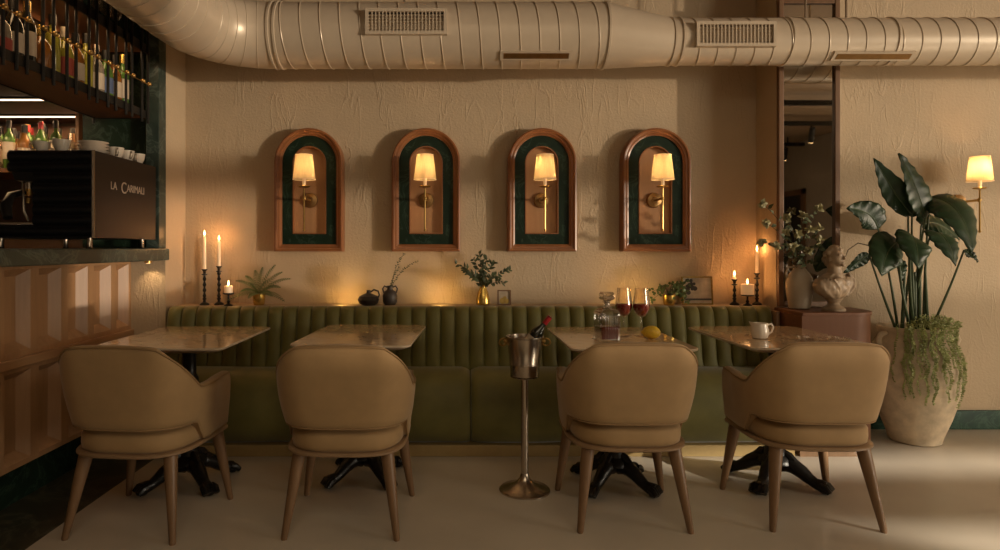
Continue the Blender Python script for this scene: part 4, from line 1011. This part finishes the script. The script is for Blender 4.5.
for px in (3, 16.5, 27, 43, 53.5, 67, 76, 89, 97, 108, 116, 126, 132, 142, 148):
    y = FPX * 1.79 / (VX - px) - 3.0
    o = MB().tube([(.010, y, 1.925), (.010, y, 3.2)], .0075, 8).build('rod', 'blackmetal', rk)
    MB().ball((.018, y, 2.155), .013, seg=10).build('brass_bead', 'brass', o)
for y in (RY0 + .1, RY1 - .02): MB().tube([(-.302, y, 1.925), (-.302, y, 3.2)], .0075, 8).build('rear_rod', 'blackmetal', rk)
l = lamp('rack_glow', 'AREA', (-2.07, 3.05, 2.0), 2.6, (1.0, .52, .22), shape='RECTANGLE', size=.03, size_y=1.3); l.rotation_euler = (radians(180), 0, 0)
l = lamp('rack_downglow', 'AREA', (-1.86, 3.05, 2.33), 1.3, (1.0, .62, .30), shape='RECTANGLE', size=.05, size_y=1.3)  # unseen lamp added to brighten the bottles, no fitting modelled
styles += [('squat', 'clearbottle', 'blackmetal', 'redpaper', 'clear'), ('round', 'darkglass', 'blackmetal', 'paper', 'dark'), ('wine', 'darkglass', 'gold', 'paper', 'slim dark'), ('squat', 'amber', 'gold', None, 'unlabelled squat amber'),
           ('tall', 'yellowglass', 'blackmetal', None, 'yellow-green'), ('round', 'yellowglass', 'paper', 'redpaper', 'yellow-green, red-labelled'), ('round', 'amber', 'blackmetal', 'paper', 'amber'), ('round', 'greenglass', 'blackmetal', 'bluepaper', 'green, blue-labelled'), ('round', 'clearbottle', 'steel', 'paper', 'pale clear'), ('tall', 'greenglass', 'gold', 'paper', 'tall green')]
front = [6, 7, 8, 9, 10, 11, 12, 10, 14, 13, 12, 15]
cnt = {}
for k, s in enumerate(front):
    xb = -1.90; y = 2.66 + .0905 * k; cnt[s] = cnt.get(s, 0) + 1
    place(s, (xb, y, 1.991), '%s %s bottle, front row of the hanging rack, counting towards the back wall' % (ORD[cnt[s] - 1], styles[s][4]), 'bottles in the hanging rack')
cnt = {}
for k, s in enumerate((8, 12, 7, 15, 6, 10, 8, 14, 12, 7)):
    cnt[s] = cnt.get(s, 0) + 1
    place(s, (-2.03, 2.72 + .094 * k, 1.991), '%s %s bottle, rear row of the hanging rack, counting towards the back wall' % (ORD[cnt[s] - 1], styles[s][4]), 'bottles in the hanging rack')
cnt = 0
def stem_glass(): 
    t = thing('hanging_glass', 'x', 'glass', (0, 0, 0), group='glasses standing on the rack top')
    MB().lathe([(.032, 0), (.032, .002), (.005, .008), (.0035, .02), (.0035, .08), (.007, .09)], 18).build('stem', 'clear', t); MB().lathe([(.007, .088), (.03, .11), (.038, .15), (.034, .20), (.033, .20), (.037, .15), (.029, .112), (.003, .094)], 20, cap=False).build('bowl', 'clear', t); return t
g0 = stem_glass()
for k in range(6):
    loc = (-1.88, 3.02 + .105 * k, 2.366); lb = '%s clear stemmed glass on top of the hanging rack, counting towards the back wall' % ORD[k]
    if k == 0: g0.location = loc; g0['label'] = lb
    else: dup(g0, loc, None, lb)
for o in [x for x in bpy.data.objects if x.name.startswith('hanging_glass')]: o.name = o.name.replace('hanging_glass', 'stemmed_glass')

# espresso machine
MX, MYF, MYB = -1.80, 3.18, 3.84
em = thing('espresso_machine', 'large black ribbed espresso machine on the end of the bar counter', 'machine', (MX, MYF, 1.197))
z = lambda v: v - 1.197
body = [(0, z(1.25)), (0, z(1.688)), (-.43, z(1.688)), (-.425, z(1.60)), (-.395, z(1.535)), (-.305, z(1.535)), (-.305, z(1.320)), (-.60, z(1.312)), (-.60, z(1.25))]
MB().prism(body[::-1], .012, MYB - MYF, 'y').build('body', 'machine', em, smooth=False, bevel=.004)
m = MB()
for k in range(8):
    za = z(1.258) + k * .0535
    xl = -.425 if za > z(1.53) else -.30
    if za < z(1.29): xl = -.595
    m.loft([[Vector((-.006, .012, za)), Vector((-.006, 0, za + .010)), Vector((-.006, -.004, za + .026)), Vector((-.006, 0, za + .042)), Vector((-.006, .012, za + .051))], [Vector((xl, .012, za)), Vector((xl, 0, za + .010)), Vector((xl, -.004, za + .026)), Vector((xl, 0, za + .042)), Vector((xl, .012, za + .051))]])
m.build('ribbed_panel', 'machine', em)
sp_ = MB().box(0, .004, .006, MYB - MYF, z(1.252), z(1.686)).build('side_panel', 'machinebrown', em, smooth=False)
MB().box(-.006, .006, .002, .010, z(1.25), z(1.688)).build('edge_strip', 'steel', em, smooth=False)
for (x, y) in ((-.05, .06), (-.05, .60), (-.5, .06), (-.5, .60)): MB().lathe([(.016, 0), (.018, .004), (.014, .01), (.014, .055)], 14, (x, y, 0)).build('foot', 'steel', em)
MB().lathe([(.034, z(1.50)), (.034, z(1.54))], 20, (-.38, .10, 0)).build('group_head', 'steel', em)
p = MB().lathe([(.036, z(1.468)), (.038, z(1.50))], 20, (-.38, .10, 0)).tube([(-.38, .10, z(1.455)), (-.385, .10, z(1.43))], .012, 8).build('portafilter', 'brass', em)
MB().tube([(-.385, .08, z(1.485)), (-.40, -.01, z(1.46)), (-.37, -.09, z(1.40)), (-.345, -.11, z(1.345))], [.014, .020, .026, .020], 10).build('handle', 'blackmetal', p)
MB().box(-.585, -.315, .03, .34, z(1.320), z(1.328)).build('drip_tray', 'steel', em, smooth=False)
m = MB(); m.tube([(-.36, .03, z(1.53)), (-.345, 0, z(1.47)), (-.335, -.01, z(1.38)), (-.325, .01, z(1.335))], .006, 8).build('steam_wand', 'steel', em)
def text_mesh(body, size, sx):
    c = bpy.data.curves.new('t', 'FONT'); c.body = body; c.size = size; c.extrude = .0008
    o = bpy.data.objects.new('t', c); COL.objects.link(o); bpy.context.view_layer.update()
    me = bpy.data.meshes.new_from_object(o); bpy.data.objects.remove(o)
    for v in me.vertices: v.co.x *= sx
    return me
bmj = bmesh.new(); xo = 0
for s, size, sx, dzv in (('LA', .058, .62, 0), ('C', .088, .62, -.012), ('ARIMALI', .058, .60, 0)):
    me = text_mesh(s, size, sx); w0 = min(v.co.x for v in me.vertices); w1 = max(v.co.x for v in me.vertices)
    for v in me.vertices: v.co.x += xo - w0; v.co.y += dzv
    bmj.from_mesh(me); xo += (w1 - w0) + {'LA': .030, 'C': .004, 'ARIMALI': 0}[s]
for v in bmj.verts: x, y, q = v.co; v.co = Vector((q, x * .355 / xo, y))
me = bpy.data.meshes.new('lettering'); bmj.to_mesh(me); me.materials.append(MT['letter'])
o = bpy.data.objects.new('lettering', me); COL.objects.link(o); o.parent = sp_; o.location = (.0048, 3.340 - MYF, z(1.508))
o['label'] = 'pale lettering LA CARIMALI on the dark side panel'
# crockery on the machine
MTOP = 1.6885
def cup_proto():
    t = thing('coffee_cup', 'x', 'cup', (0, 0, 0), group='white cups on the espresso machine')
    MB().lathe([(.020, 0), (.024, .004), (.036, .025), (.041, .050), (.039, .050), (.033, .026), (.02, .008), (.002, .006)], 24).build('bowl', 'ceramic', t); MB().tube([(-.036, 0, .042), (-.056, 0, .044), (-.060, 0, .028), (-.050, 0, .014), (-.032, 0, .016)], .0045, 8).build('handle', 'ceramic', t); return t
c0 = cup_proto(); first = True
cups = [(-2.10, 3.25, 0, 0, 'white coffee cup on the machine, farthest from the plate stack'), (-2.005, 3.26, 0, 0, 'white coffee cup on the machine beside the low saucers'),
        (-1.865, 3.52, 0, 2.3, 'white coffee cup on the machine next to the high saucer stack'), 
        (-1.865, 3.635, 0, 2.6, 'white coffee cup on the machine side edge, second after the high saucer stack'), (-1.99, 3.56, 0, 2.2, 'white coffee cup in the rear line on the machine, second from the marble wall'), (-1.865, 3.76, 0, 2.0, 'white coffee cup closest to the marble upright on the machine'), (-1.99, 3.70, 0, 2.2, 'white coffee cup in the rear line, closest to the marble wall')]
for (x, y, dz, r, lb) in cups:
    if first: c0.location = (x, y, MTOP + dz); c0['label'] = lb; first = False
    else: dup(c0, (x, y, MTOP + dz), r, lb, scale=(1.02, 1.02, 1.25))
def saucer_proto(R):
    t = thing('saucer', 'x', 'plate', (0, 0, 0), group='white saucers on the espresso machine')
    MB().lathe([(R * .55, 0), (R * .6, .003), (R * .95, .012), (R, .015), (R * .94, .0145), (R * .55, .006), (.002, .005)], 30).build('plate', 'ceramic', t); MB().ring((0, 0, .0025), R * .56, .002).build('foot_ring', 'ceramic', t); return t
s0 = saucer_proto(.074); n = 4
for k in range(n):
    lb = '%s white saucer up in the high saucer stack at the machine corner' % ('lowest', 'second', 'third', 'topmost')[k]; loc = (-1.885, 3.335, MTOP + .0155 * k + .0005)
    if k == 0: s0.location = loc; s0['label'] = lb
    else: dup(s0, loc, None, lb)
for k in range(2): dup(s0, (-1.975 - .0, 3.42, MTOP + .0155 * k + .0005), None, '%s white saucer of the low pair between cups and high stack' % ('lower', 'upper')[k], scale=(.8, .8, 1))
